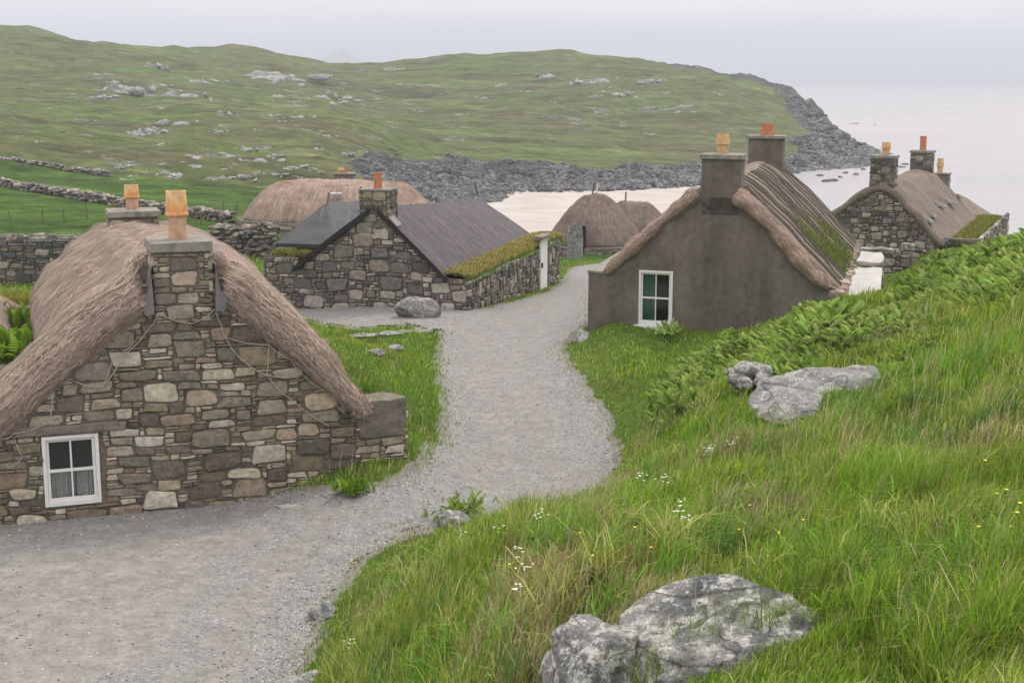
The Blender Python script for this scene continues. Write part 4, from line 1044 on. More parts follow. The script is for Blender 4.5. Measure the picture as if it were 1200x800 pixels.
stones(m, r, lambda s, t, o: hD.P(profD[0][0] + s, .01 - o, -8.6 + t), PAL_D, 96, gap=.012, depth=.10, warp=.05)
m.build('gable_wall', [MT['stone'], MT['mortar']], pD)
G, UVt = thatch(hD, profD, 12.5, lambda u: .16, -.12, hip=1.5, wback=1.0, seed=13, na=50, nb=200, noise_a=.05, rib=lambda v, T: .018 * np.abs(np.sin(v * math.pi / .3)), hipz=.4, rollstep=7)
m = MB(); m.grid(G, (1, 1, 1), UVt); m.build('thatch_roof', MT['thatch_grey'], pD, True)
chimney(hD, pD, 0, -.04, .98, .8, -5.2, hD.gp(1032, 186)[1], 'stone', PAL_D * .8, .12, .03, 97, [(0.05, 0, .17, .52, 'collar')], (.075, .05))
chimney(hD, pD, 0.05, 10.2, 1.0, .8, -4.6, -3.35, 'stone', PAL_D * .8, .12, .03, 98, [(0, 0, .15, .66, 'plain')], (.075, .05))
# stones tied to the thatch as weights
kk = 0
for (px, py) in ((1089, 262), (1093, 257), (1101, 244), (1113, 239), (1120, 233), (1128, 227)):
    d = pt(px, py, 1.0); best = None
    D_ = G.reshape(-1, 3); s_ = D_ / D_[:, 1:2]; e_ = (s_[:, 0] - d.x) ** 2 + (s_[:, 2] - d.z) ** 2; q_ = D_[np.argmin(e_ + (D_[:, 2] < -6.6) * 1)]
    m = MB(); w = .22 if kk in (2, 3) else .11; kk += 1
    m.box(lambda a, b, c: np.stack([q_[0] + a, q_[1] - .05 + b, q_[2] + .08 + c - .35 * a], -1), -w, w, -.22, .16, -.07, .09, bev=.03, jit=.02, col=(.55, .53, .48)); m.build('weight_stone', MT['dirtywhite'], pD)
m = MB(); su = eR[0]
m.box(hD.P, su + .05, su + 1.35, .1, 12.6, -8.4, eR[1] - .08, mi=1)
r = layout(12.4, 2.2, .16, .1, lambda s, t: True, ((4, 3, .6), (3, 3, .7)), 99); stones(m, r, lambda s, t, o: hD.P(su + 1.36 + o, .1 + s, -8.4 + t + .1), PAL_D, 100, depth=.09)
r = layout(1.3, 2.2, .16, .1, lambda s, t: True, ((3, 3, .7),), 101); stones(m, r, lambda s, t, o: hD.P(su + .05 + s, .1 - o, -8.4 + t + .1), PAL_D, 102, depth=.09)
m.build('side_wall', [MT['stone'], MT['mortar']], pD)
uu, vv = np.meshgrid(np.linspace(su - .15, su + 1.45, 14), np.linspace(.02, 12.7, 60), indexing='ij')
m = MB(); m.grid(hD.P(uu, vv, eR[1] - .06 + fbm(uu * 2, vv * 2, 103, 3) * .1 + .1 * np.sin((uu - su + .15) / 1.6 * math.pi))); m.build('turf_top', MT['ground'], pD, True)
r_ = np.random.default_rng(104); n = 9000; b = r_.random(n); a = r_.random(n); V_ = hD.P(su - .1 + b * 1.5, a * 12.6, eR[1] - .0 + .07 * np.sin(b * math.pi))
cl = np.array([(.19, .20, .05), (.12, .16, .03), (.27, .23, .08), (.17, .19, .04)])[r_.integers(0, 4, n)] * (.6 + .7 * r_.random((n, 1)))
tag(grass_mesh(V_, .05 + .10 * r_.random(n), np.full(n, .024), cl, 5, 1.1, 'wall_head_grass', pD), kind='stuff')
# chimney of the house beyond it
hX = House(1104, 84, -4, DEG(-24), DEG(24))
pX = thing('far_cottage', (*hX.P(0, 3, -8).reshape(3),), 'distant cottage showing only a small chimney behind the right edge cottage', 'cottage', 'stone cottages of the village')
m = MB()
topX = lambda u: -7.2 - abs(u) * .6
gable_back(m, hX, -2.6, 2.6, -10, topX, []); gable_mass(m, hX, -2.6, 2.6, -10, topX, 8); m.build('wall', [MT['stone'], MT['mortar']], pX)
Gx, UVx = thatch(hX, [(-2.9, -8.9), (0, -7.2), (2.9, -8.9)], 8.5, lambda u: .15, -.1, hip=1.5, na=30, nb=20, seed=5); m = MB(); m.grid(Gx, (1, 1, 1), UVx); m.build('thatch_roof', MT['thatch_grey'], pX, True)
chimney(hX, pX, 0, 0, 1.0, .8, -7.9, hX.gp(1104, 205)[1], 'stone', PAL_D * .8, .1, .04, 105, [(-.1, 0, .2, .85, 'yellow')], (.16, .12))

# ================================================================== domed thatched houses
def dome(px, Y, ze, zr, R, half, ang, zb, label, seed, mat, name='thatched_cottage', parts=(), pal=PAL_B, wallR=.25, power=2.0, pole=None):
    c = pz(px, Y, ze); ax = np.array([math.cos(ang), math.sin(ang)])
    root = thing(name, (c.x, c.y, zb), label, 'cottage', 'stone cottages of the village')
    nth, nr = 120, 34
    def ring(t, rad):
        x, y = np.cos(t), np.sin(t)
        sh = half * np.tanh(x * 3) if half else 0 * x
        X = c.x + ax[0] * (sh + rad * x) - ax[1] * rad * y; Y_ = c.y + ax[1] * (sh + rad * x) + ax[0] * rad * y
        return X, Y_
    th = np.linspace(0, 2 * math.pi, nth, endpoint=False)
    G = np.zeros((nr + 3, nth, 3)); UVg = np.zeros((nr + 3, nth, 2))
    for i_ in range(nr + 3):
        rho = min(i_ / (nr - 1), 1.0)
        X, Y_ = ring(th, R * rho); z = ze + (zr - ze) * (1 - rho ** power) ** .86
        if i_ >= nr: X, Y_ = ring(th, R - .08 * (i_ - nr + 1)); z = ze - .10 * (i_ - nr + 1) 
        nn = fbm(X * .9, Y_ * .9, seed, 4) * .20 - .05 * (np.abs((rho * 3.3) % 1 - .5) < .08)
        G[i_] = np.stack([X, Y_, z + nn], -1); UVg[i_] = np.stack([th * R, np.full(nth, rho * R * 1.5)], -1)
    m = MB(); m.grid(G, (1, 1, 1), UVg, closed=True)
    straw(m, np.swapaxes(G[3:nr], 0, 1), 3200, .32, .012, STRAW_G * (np.array([.85, .76, .72]) if mat is not MT['thatch_far'] else np.array([1.35, 1.12, 1.02])), seed, lift=.03, jit=.25, dj=(2, -2))
    m.build('thatch_roof', [mat, MT['straw']], root, True)
    m = MB(); per = 2 * math.pi * R; H = ze - zb
    rr2 = layout(per, H, .17, .11, lambda s, t: True, ((4, 3, .5), (3, 2, .9), (3, 3, .6)), seed, (1, 3))
    def Pf(s, t, o):
        X, Y_ = ring(s / R, R + wallR + o - (t / H) * .1); return np.stack([X, Y_, zb + t], -1)
    stones(m, rr2, Pf, pal, seed, depth=.09, gap=.012)
    X, Y_ = ring(th, R + wallR - .03); X2, Y2 = ring(th, R - .5)
    m.grid(np.stack([np.stack([X, Y_, np.full(nth, zb)], -1), np.stack([X, Y_, np.full(nth, ze - .04)], -1), np.stack([X2, Y2, np.full(nth, ze + .02)], -1)]), mi=1, closed=True)
    m.build('stone_wall', [MT['stone'], MT['mortar']], root)
    return root, ring, G
pE, ringE, _ = dome(398, 76, -7.35, -5.35, 3.0, 2.3, DEG(-6), -9.6, 'far cottage with a long rounded pinkish thatch roof beyond the black roofed byre', 121, MT['thatch_far'], power=2.4)
q = np.array(pt(402, 213, 77)); hE = House(402, 77.0, -5.3, DEG(-6), DEG(-6) * -1)
chimney(hE, pE, 0, 0, 1.1, .8, -5.9, hE.gp(402, 205)[1], 'stone', PAL_D, .1, .05, 123, [(-.2, 0, .18, .3, 'yellow'), (.1, 0, .10, .15, 'plain')], (.14, .1))
for nx_, (px, py) in enumerate(((440, 232), )): pass
m = MB(); m.box(lambda a, b, c: np.stack([a + pt(393, 230, 73.6).x, b + 73.6, c + pt(393, 230, 73.6).z + .1], -1), -.35, .3, -.2, .2, -.04, .06, bev=.02, jit=.05); m.build('weight_stone', MT['dirtywhite'], pE)
pG, ringG, _ = dome(697, 76, -8.65, -5.95, 2.6, .0, 0, -9.9, 'larger round cottage with tall domed thatch and a crooked pole on top', 131, MT['thatch_dome'], power=1.5)
for (px, dx, zz, hh, mt) in ((694, .16, -6.1, .68, 'wood'), (699.5, 0, -6.1, .55, 'white')):
    m = MB(); p = np.array(pz(px, 76, zz)); m.tube([p, p + np.array([dx, 0, hh])], .045, 6); m.build('ridge_pole', MT[mt], pG)
pH, ringH, _ = dome(742, 88, -9.3, -7.45, 1.9, .5, DEG(-20), -10.8, 'smaller round cottage with low domed thatch half hidden behind the larger dome', 141, MT['thatch_dome'], power=1.7)
m = MB(); p = np.array(pz(733, 88, -7.6)); m.tube([p, p + np.array([.02, 0, .7])], .05, 6); m.build('ridge_pole', MT['wood'], pH)
# dark doorway in the big dome: a low hood and the slab of stone before it
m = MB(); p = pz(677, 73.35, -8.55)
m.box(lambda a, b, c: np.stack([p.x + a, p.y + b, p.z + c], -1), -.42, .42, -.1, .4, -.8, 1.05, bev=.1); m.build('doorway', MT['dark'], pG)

# ------------------------------------------------------------------ rocks
def rock_mesh(seed, planes=16, rough=.12, sub=4, flat=1.0, extra=()):
    bm = bmesh.new(); bmesh.ops.create_icosphere(bm, subdivisions=sub, radius=1)
    r = random.Random(seed); pl = []
    for _ in range(planes):
        v = Vector((r.gauss(0, 1), r.gauss(0, 1), r.gauss(0, 1))).normalized(); pl.append((v, .62 + r.random() * .38))
    for e_ in extra: pl.append((Vector(e_[:3]).normalized(), e_[3]))
    off_ = Vector((seed * 3.1, seed * 1.7, 0))
    for v in bm.verts:
        d = v.co.normalized(); rr = 1.15
        for n_, k in pl:
            c = d.dot(n_)
            if c > .05: rr = min(rr, k / c)
        f = mnoise.fractal(d * 2.2 + off_, .9, 2.1, 5) * rough
        if sub >= 5: f += (mnoise.ridged_multi_fractal(d * 2.6 + off_, .8, 2.3, 7, 1, 2) - 1.2) * rough * .22
        v.co = d * (rr + f)
    V = np.array([v.co[:] for v in bm.verts]); Fa = np.array([[v.index for v in f.verts] for f in bm.faces]); bm.free()
    return V, Fa
ROCKN = 0
def boulder(name, px, py, Y, w, dp, h_, label, seed, mat='rock', rot=0, cat='boulder', group=None, sub=5, rough=.10, tilt=(0, 0), planes=16, sink=.45, xyz=None, extra=()):
    V, Fa = rock_mesh(seed, planes, rough, sub, 1.0, extra)
    p = Vector(xyz) if xyz is not None else pt(px, py, Y)
    V = V * np.array([w / 2, dp / 2, h_ / 2])
    R = Matrix.Rotation(rot, 3, 'Z') @ Matrix.Rotation(tilt[0], 3, 'X') @ Matrix.Rotation(tilt[1], 3, 'Y')
    V = V @ np.array(R).T
    o = mk(name, V, Fa, MT[mat], None, None, None, sub >= 4)
    o.location = p; return tag(o, label, cat, group)
boulder('boulder', 886, 802, 6.75, 1.72, 1.15, 1.05, 'big lichen spotted grey boulder in the bottom foreground grass', 5, rot=.1, sub=6, planes=9, rough=.09, extra=((.12, -.28, 1, .74), (-1, -.5, .35, .62), (-.6, -.2, 1, .66), (.2, -1, .25, .66), (1, -.5, .75, .66), (.3, -.9, .8, .70)))
boulder('boulder', 696, 792, 6.85, .62, .7, .80, 'darker mossy boulder leaning against the left of the big foreground boulder', 9, rot=.5, sub=5)
p = hit(970, 468)
boulder('rock_slab', 0, 0, 0, 1.75, 1.5, .40, 'pale sloping slab of rock half buried in bracken on the right bank', 23, 'rock2', rot=.35, cat='rock', xyz=p + Vector((0, .3, -.04)), tilt=(.28, -.26), rough=.08, sub=6, extra=((0, -.3, 1, .6),))
for k, (px, py, w) in enumerate(((866, 462, .40), (882, 455, .50), (893, 466, .34), (876, 470, .30), (858, 455, .26))):
    p = hit(px, py); boulder('rock', 0, 0, 0, w, w, w * .7, 'brown tumbled rock of the small heap at the grassy bank below the bracken', 30 + k, 'rock', xyz=p + Vector((0, 0, .22)), cat='rock', group='tumbled heap of brown rocks on the bank', sub=3, rough=.15)
p = hit(345, 800, 12); boulder('boulder', 0, 0, 0, .75, .7, .45, 'grey rock at the bottom path edge left of the grass', 41, 'rock2', xyz=p + Vector((.12, -.35, .0)), cat='boulder')
p = hit(378, 722, 13); boulder('rock', 0, 0, 0, .35, .5, .26, 'small pale rock poking from the grassy path edge near the bottom', 42, 'rock2', xyz=p + Vector((.0, 0, .05)), cat='rock', sub=4)
p = hit(531, 617, 15); boulder('rock', 0, 0, 0, .62, .4, .30, 'grey rock under a leafy green tuft where the path curves', 43, 'rock', xyz=p + Vector((0, 0, .06)), cat='rock', sub=4)
p = hit(681, 399); boulder('rock', 0, 0, 0, .42, .8, .40, 'squared grey stone in grass at the left foot of the grey rendered cottage', 44, 'rock2', xyz=p + Vector((0, 0, .08)), cat='rock', sub=4, rough=.04, planes=9)
p = pz(489, 39.6, -6.5); boulder('boulder', 0, 0, 0, 1.15, .6, .80, 'large pale triangular stone leaning at the foot of the dark roofed house gable', 45, 'rock2', xyz=p, cat='boulder', rough=.05, planes=10)
for k, (px, py, w) in enumerate(((425, 395, .75), (440, 394, .7), (456, 392, .8), (472, 390, .6), (492, 389, .7), (508, 387, .45))):
    p = hit(px, py, 25); boulder('stepping_stone', 0, 0, 0, w, .45, .10, ('leftmost', 'second', 'third', 'fourth', 'fifth', 'rightmost')[k] + ' flat stone from the left in the pale row on the grass strip', 50 + k, 'rock2', xyz=p + Vector((0, 0, .03)), cat='stone', group='row of flat white stones on the grass', sub=4, rough=.06)
for k, (px, py, w) in enumerate(((441, 415, .40), (462, 410, .48))):
    p = hit(px, py, 25); boulder('stepping_stone', 0, 0, 0, w, .5, .16, ('small', 'wider')[k] + ' flat pale stone alone in the grass before the stone row', 60 + k, 'rock2', xyz=p + Vector((0, 0, .05)), cat='stone', sub=4, rough=.06)
p = hit(350, 596, 18); boulder('ground_slab', 0, 0, 0, .8, .3, .10, 'flat white rock at the right foot of the nearest stone gable', 63, 'dirtywhite', xyz=p + Vector((0, .25, -.03)), cat='rock', sub=4, rough=.12)
# upright slab before the round cottage
m = MB(); p = pz(673.5, 68.5, -8.35)
m.box(lambda a, b, c: np.stack([p.x + a * (1 - .12 * (c > .8)), p.y + b, p.z + c], -1), -.36, .40, -.09, .09, -.3, 1.32, col=(.26, .27, .25), bev=.05, jit=.08)
tag(m.build('standing_stone', MT['rock2']), 'upright grey stone slab in front of the round thatched cottage', 'stone')
# gateway of stacked stones right of the grey cottage
hg = House(1050, 47, -6, DEG(-15), DEG(15))
def stone_wall_box(label, h, u0, u1, v0, v1, z0, z1, seed, pal, cell=(.11, .08), name='dry_stone_wall', taper=.0):
    m = MB(); m.box(h.P, u0 + .05, u1 - .05, v0 + .05, v1 - .05, z0, z1 - .05, mi=1)
    sz = ((4, 4, .5), (4, 3, .6), (3, 3, .6), (3, 2, .7))
    for k, (W, Pf) in enumerate(((u1 - u0, lambda s, t, o: h.P(u0 + s, v0 + .05 - o, z0 + t)), (v1 - v0, lambda s, t, o: h.P(u1 - .05 + o, v0 + s, z0 + t)), (v1 - v0, lambda s, t, o: h.P(u0 + .05 - o, v0 + s, z0 + t)))):
        stones(m, layout(W, z1 - z0, cell[0], cell[1], lambda s, t: True, sz, seed + k), Pf, pal, seed + k, depth=.08, gap=.01)
    stones(m, layout(u1 - u0, v1 - v0, .2, .2, lambda s, t: True, ((2, 2, .6),), seed + 5), lambda s, t, o: h.P(u0 + s, v0 + t, z1 - .05 + o), pal, seed + 5, depth=.14, gap=.01)
    return tag(m.build(name, [MT['stone'], MT['mortar']]), label, 'stone wall')
stone_wall_box('short dry stone gate pier with ivy green behind the grey rendered cottage', hg, -.48, .62, 0, .8, -7.2, -5.72, 151, PAL_D, (.12, .1), 'gate_pier')
m = MB(); m.box(hg.P, -1.35, -.1, -.05, .6, -5.76, -5.60, col=(.12, .12, .12), bev=.03, jit=.06); m.box(hg.P, .15, .6, .1, .5, -5.68, -5.42, col=(.22, .21, .19), bev=.08, jit=.05)
tag(m.build('lintel_slab', MT['rock']), 'dark flat stone slab lying across the gap to the gate pier', 'stone slab')

# ------------------------------------------------------------------ dry stone walls in the fields
def field_wall(pix, label, seed, hgt=1.1, size=.26, dmin=30, per=30, dist=None, name='dry_stone_wall'):
    tv, tf = [], None
    T_ = [rock_mesh(200 + k, 12, .1, 2) for k in range(4)]
    P_ = [hit(a, b, dmin) if dist is None else pz(a, dist[i_], b) for i_, (a, b) in enumerate(pix)]
    r_ = np.random.default_rng(seed); pos = []
    for a, b in zip(P_[:-1], P_[1:]):
        L = (b - a).length
        n = int(L * per)
        t = r_.random(n); x = a.x + (b.x - a.x) * t; y = a.y + (b.y - a.y) * t
        nx, ny = -(b.y - a.y) / L, (b.x - a.x) / L; o = (r_.random(n) - .5) * .5
        x = x + nx * o; y = y + ny * o; z = zs(x, y) + r_.random(n) * hgt * (1 + fbm(x * .7, y * .7, seed, 2) * .25)
        pos.append(np.stack([x, y, z], -1))
    pos = np.concatenate(pos); n = len(pos); k = r_.integers(0, 4, n); Vs, Fs, Cs = [], [], []; off_ = 0
    for q_ in range(4):
        s_ = k == q_; nn = s_.sum()
        sc = size * (.5 + r_.random((nn, 3)) * .7) * np.array([1, .9, .5])
        V, F_ = instance_arrays(T_[q_][0], T_[q_][1], pos[s_], r_.random(nn) * 6.28, sc, (r_.random(nn) - .5) * .5)
        Vs.append(V); Fs.append(F_ + off_); off_ += len(V); Cs.append(np.repeat(PAL_D[r_.integers(0, len(PAL_D), nn)] * (.7 + .5 * r_.random((nn, 1))), len(T_[q_][0]), 0))
    return tag(mk(name, np.concatenate(Vs), np.concatenate(Fs), MT['stone'], None, np.concatenate(Cs)), label, 'stone wall', 'dry stone walls around the fields')
hw = House(0, 49, -6, DEG(0), DEG(0))
uA, uB = hw.inv(pz(-60, 49, -6).x, 49)[0], hw.inv(pz(78, 49, -6).x, 49)[0]
stone_wall_box('tall dry stone wall at the left edge behind the nearest cottage', hw, uA - 3, uB + 1.5, 0, .8, -7.4, -5.45, 161, PAL_D * .95, (.13, .07))
field_wall([(250, 303), (285, 299), (325, 302)], 'dry stone wall between the nearest cottage and the far pinkish thatch', 171, 1.35, .24, 35, 150)
field_wall([(-60, 212), (0, 218), (60, 228), (120, 238), (165, 246), (270, 262)], 'long dry stone wall crossing the bright green field on the left', 172, .55, .25, 60, 45)
field_wall([(-40, 186), (20, 190), (60, 197), (95, 201), (128, 207)], 'broken dry stone wall along the upper edge of the green field', 173, .5, .34, 80, 22)
field_wall([(590, 268), (625, 264), (648, 266)], 'low dark stone wall between the dark roofed house and the round cottage', 174, .9, .34, 70, 50, dist=(88, 90, 91)) if False else None
# fence posts in the field
for kf, (px, py) in enumerate(((12, 268), (50, 264), (75, 262), (102, 257), (27, 200), (62, 197), (275, 258), (278, 251), (258, 268), (235, 262), (262, 252), (210, 262))):
    p = hit(px, py, 50); m = MB(); r0 = p.y * .0005
    m.tube([p - Vector((0, 0, .2)), p + Vector((.02, 0, .4)), p + Vector((.03 * (px % 3 - 1), 0, .85))], [r0, r0, r0 * .8], 6)
    tag(m.build('fence_post', MT['wood']), (('leftmost', 'second', 'third', 'fourth')[kf] + ' fence post from the left behind the tall stone wall' if kf < 4 else ('left' if kf == 4 else 'right') + ' one of two posts high in the field' if kf < 6 else 'weathered fence post in the field between the nearest chimneys and the far thatch'), 'post', 'fence posts in the field')
# garden clump between the thatches at the left edge, and the next cottage's thatch there
hN = House(-70, 23.4, -4.5, DEG(20), DEG(-20))
pN = thing('outhouse', (*hN.P(-.8, 1, -6.6).reshape(3),), 'thatched outhouse cut by the left edge in front of a mossy wall', 'outhouse')
p0 = hA.inv(*pt(-20, 400, 24.5).xy)
profN = [(p0[0] - 1.5, -6.1), (p0[0] - .7, -4.9), (p0[0] - .1, -4.15), (p0[0] + .25, -4.7), (p0[0] + .55, -5.7)]
G, UVt = thatch(hA, profN, 9.2, lambda u: .22, 4.6, hip=1.8, seed=9, na=40, nb=30)
m = MB(); m.grid(G, (1, 1, 1), UVt); straw(m, G, 5000, .22, .009, STRAW_P, 6); m.build('thatch_roof', [MT['thatch'], MT['straw']], pN, True)
pnu, pnz = np.array(profN).T; uN0, uN1 = float(pnu[0]) + .1, float(pnu[-1]) - .05
topN = lambda u: float(np.interp(u, pnu, pnz))
m = MB(); gable_back(m, hA, uN0, uN1, -7.2, topN, [], .2, 4.85); gable_mass(m, hA, uN0, uN1, -7.2, topN, 8.6, 4.87)
stones(m, layout(uN1 - uN0, 3.2, .09, .06, lambda s, t: -7.2 + t < topN(uN0 + s) + .05, ((4, 4, .5), (4, 3, .7), (3, 2, .7)), 191), lambda s, t, o: hA.P(uN0 + s, 4.86 - o, -7.2 + t), PAL_A, 192, depth=.06)
m.build('gable_wall', [MT['stone'], MT['mortar']], pN)
f1 = hA.inv(*pt(18, 422, 24.5).xy); f2 = hA.inv(*pt(28, 385, 27.5).xy)
z1_ = pt(18, 422, 24.5).z - .02; z2_ = pt(28, 385, 27.5).z - .02
stone_wall_box('low fern topped stone wall squeezed between the two thatches at the left edge', hA, f1[0] - .4, f1[0] + .35, f1[1] - .4, f2[1] + .4, -7.2, min(z1_, z2_), 193, PAL_A, (.12, .08))
p = pt(8, 352, 31); m = MB(); m.box(lambda a, b, c: np.stack([p.x + a, p.y + b, p.z + c], -1), -3, .75, -.5, .8, -2.5, -.05, bev=.08, jit=.1); w_ = m.build('mossy_wall', MT['rock']); tag(w_, 'wall topped with yellow green moss at the left edge beside the thatch', 'stone wall')
r_ = np.random.default_rng(181); n = 3500; V_ = np.stack([p.x - 2.8 + r_.random(n) * 3.5, p.y - .5 + r_.random(n) * 1.2, p.z + np.zeros(n) + .0], -1)
cl = np.array([(.25, .25, .04), (.17, .20, .03), (.30, .27, .07)])[r_.integers(0, 3, n)] * (.7 + .5 * r_.random((n, 1)))
tag(grass_mesh(V_, .08 + .12 * r_.random(n), np.full(n, .02), cl, 7, .8, 'moss_top', w_), kind='stuff')

# ------------------------------------------------------------------ rocks on the hill
OUT = [(177,78,32),(142,105,40),(117,114,22),(217,115,34),(201,106,16),(325,95,60),(300,92,30),(371,114,34),(388,122,20),(262,135,26),(154,158,24),(175,153,34),(210,147,32),(311,174,20),(231,186,22),
    (270,184,34),(301,188,28),(343,197,26),(364,200,20),(196,205,26),(227,216,22),(245,230,18),(259,209,18),(280,209,26),(121,183,10),(105,179,8),(227,96,34),(315,135,14),(259,148,16),(301,153,12),
    (460,82,22),(588,100,18),(722,113,26),(670,140,16),(676,146,12),(480,123,12),(700,95,34),(647,90,24),(730,148,14),(698,132,10),(758,127,14),(710,135,8),(760,158,18),(405,120,16),(340,108,14),(350,137,18),(215,190,8),(240,176,10),(285,175,18),(320,182,16),
    (186,66,14),(130,88,10),(400,98,10),(440,108,10),(520,112,9),(560,128,8),(620,108,10),(600,150,8),(420,140,10),(460,150,8),(380,160,12),(90,140,10),(60,128,8),(40,100,10),(20,160,8),(345,120,10),(780,110,16),(800,125,12),(760,95,22),(650,120,8),(330,150,10),(190,128,10),(250,120,10),(290,128,8),(370,175,12),(395,185,10),(150,190,9),(210,208,10),(170,203,7),(300,203,14),(322,206,16),(350,208,12)]
r_ = random.Random(17)
for _ in range(70):
    a_ = r_.choice(OUT); OUT.append((a_[0] + r_.gauss(0, 26), a_[1] + r_.gauss(0, 7), r_.uniform(6, 15)))
OUT = [o_ for o_ in OUT if 66 < o_[1] < 212 and (o_[0] < 560 or o_[1] < 165)]
RM = []
for k in range(9):
    Vs, Fs, o_ = [], [], 0
    r_ = random.Random(300 + k)
    for q_ in range(16 if k % 3 else 9):
        V, Fa = rock_mesh(310 + k * 19 + q_, 12, .2, 2)
        V = V * np.array([.05 + r_.random() ** 2 * .17, .06 + .16 * r_.random(), .04 + .11 * r_.random()]) + np.array([r_.gauss(0, .25), r_.uniform(-.4, .4), r_.uniform(-.06, .02)])
        Vs.append(V); Fs.append(Fa + o_); o_ += len(V)
    o = mk('rock_outcrop', np.concatenate(Vs), np.concatenate(Fs), MT['rock_far'], None, None, None, False); RM.append(o.data); bpy.data.objects.remove(o)
r_ = random.Random(3)
for k, (px, py, w) in enumerate(OUT):
    p = hit(px, py, 60); s_ = w / F_PX * p.y * 1.25
    o = bpy.data.objects.new('rock_outcrop', RM[k % 9]); C.objects.link(o); o.location = p + Vector((0, 0, -.02 * s_)); o.rotation_euler = (.25, 0, r_.uniform(-.3, .3)); o.scale = (s_ * 1.15, s_ * .75, s_ * .8)
    nm = {5: 'broadest pale outcrop high on the hillside above the far thatched cottage', 1: 'long pale outcrop on the upper left hillside', 7: 'pale outcrop right of the broadest one on the hillside', 30: 'rock knoll on the middle of the hill skyline',
          36: 'long flat outcrop near the crest above the grey cottage', 32: 'white patch of rock high above the round cottages'}.get(k)
    size = 'big' if w >= 28 else 'middling' if w >= 16 else 'small'; side = 'left' if px < 200 else 'middle left' if px < 420 else 'right'; ht = 'upper' if py < 115 else 'lower' if py > 165 else 'middle'
    tag(o, nm or f'{size} grey outcrop on the {ht} slope, {side} part of the hill', 'rock', 'rock outcrops over the hillside')
# shore boulders: uncountable
r_ = np.random.default_rng(401)
jj, ii = np.nonzero((rock > .45) & (GY > 180) & (GY < 520) & (GZ > SEA - .4) & (gu > -420) & (gu < 520) & (GY < 460))
W_ = 1.0 * (.15 + 1.6 * wet[jj, ii] + 1.0 * (PX_[jj, ii] > 950)); W_ /= W_.sum(); n = 24000
sel = r_.choice(len(jj), n, p=W_); x = GX[jj[sel], ii[sel]] + r_.standard_normal(n) * 1.0; y = GY[jj[sel], ii[sel]] + r_.standard_normal(n) * 1.2; z = zs(x, y)
T_ = [rock_mesh(420 + k, 10, .16, 1) for k in range(4)]; T_ += [rock_mesh(424 + k, 10, .16, 1) for k in range(2)]
Vs, Fs, o_ = [], [], 0; kx = r_.integers(0, 6, n); sz = (.22 + .75 * r_.random(n) ** 3.0) * (y / 300) ** .8
for q_ in range(6):
    s_ = kx == q_; nn = s_.sum(); V, F_ = instance_arrays(T_[q_][0], T_[q_][1], np.stack([x, y, z], -1)[s_], r_.random(nn) * 6.28, sz[s_][:, None] * (.6 + .8 * r_.random((nn, 3))) * np.array([1.3, 1.1, .75]), (r_.random(nn) - .5) * .8)
    Vs.append(V); Fs.append(F_ + o_); o_ += len(V)
tag(mk('shore_boulders', np.concatenate(Vs), np.concatenate(Fs), MT['shore']), kind='stuff')
# skerries off the point
for k, (px, py, w) in enumerate(((1046, 196, 30), (968, 213, 12), (990, 203, 8), (1003, 205, 8), (973, 212, 22), (1012, 199, 7), (1025, 191, 40), (1000, 145, 14), (1025, 147, 4), (1060, 193, 10), (960, 206, 10), (985, 208, 6))):
    p = pt(px, py, 1); t = SEA / p.z; p = p * t; w_ = w / F_PX * t
    boulder('skerry', 0, 0, 0, w_, w_ * .7, max(.8, w_ * .13), ('longest dark skerry trailing off the tip of the rocky point' if k == 6 else 'long flat skerry lying alone in the pale bay' if k == 4 else 'dark skerry farthest out on the open sea beyond the point' if k == 7 else 'small dark skerry in the pale water off the rocky point'), 500 + k, 'shore', xyz=(p.x, p.y, SEA), cat='rock', group='skerries off the rocky point', sub=3, rough=.2)
# far island, faint in the air
g_ = []
xs = np.linspace(-1, 1, 60); 
isl = MB(); base = pt(405, 96, 6500)
X_, Y_g = np.meshgrid(np.linspace(-260, 260, 70), np.linspace(-200, 200, 24))
Z_ = SEA + 135 * np.clip(1 - np.abs(X_ / 250) ** 1.25, 0, 1) * np.sqrt(np.clip(1 - (Y_g / 200) ** 2, 0, 1)) * (1 + .5 * fbm(X_ * .015, Y_g * .015, 77, 4))
isl.grid(np.stack([X_ + base.x, Y_g + base.y, Z_ - 1], -1)); tag(isl.build('far_island', MT['hill'], None, True), kind='structure')

# ------------------------------------------------------------------ grass, bracken, flowers
def in_house(x, y):
    m_ = np.zeros(x.shape, bool)
    for h, a, b, c, d in ((hA, uLA, uRA + .02, -.05, 9), (hB, uLB, uRB + .05, -.05, 12.6), (hC, uLC, su_c + 1.0, -.05, 10.6), (hD, -3, 3.4, 0, 12.5)):
        M = np.linalg.inv(np.array([[h.u[0], h.v[0]], [h.u[1], h.v[1]]])); dx, dy = x - h.o[0], y - h.o[1]
        u = M[0, 0] * dx + M[0, 1] * dy; v = M[1, 0] * dx + M[1, 1] * dy; m_ |= (u > a) & (u < b) & (v > c) & (v < d)
    return m_
su_c = evR[0] + .12
def scatter(n, u0, u1, d0, d1, seed):
    r = np.random.default_rng(seed); u = u0 + r.random(n) * (u1 - u0); y = np.exp(math.log(d0) + r.random(n) * math.log(d1 / d0)); x = u / F_PX * y
    return x, y
GCOL = np.array([(.160, .270, .030), (.255, .375, .045), (.125, .215, .030), (.345, .395, .075), (.235, .310, .090)])
DRY = np.array([(.40, .33, .21), (.32, .235, .155), (.46, .41, .29), (.26, .20, .12)])
x, y = scatter(520000, -640, 780, 4.2, 64, 601)
sdd = sdist(x, y) + fbm(x * 2.6, y * 2.6, 3, 3) * .16
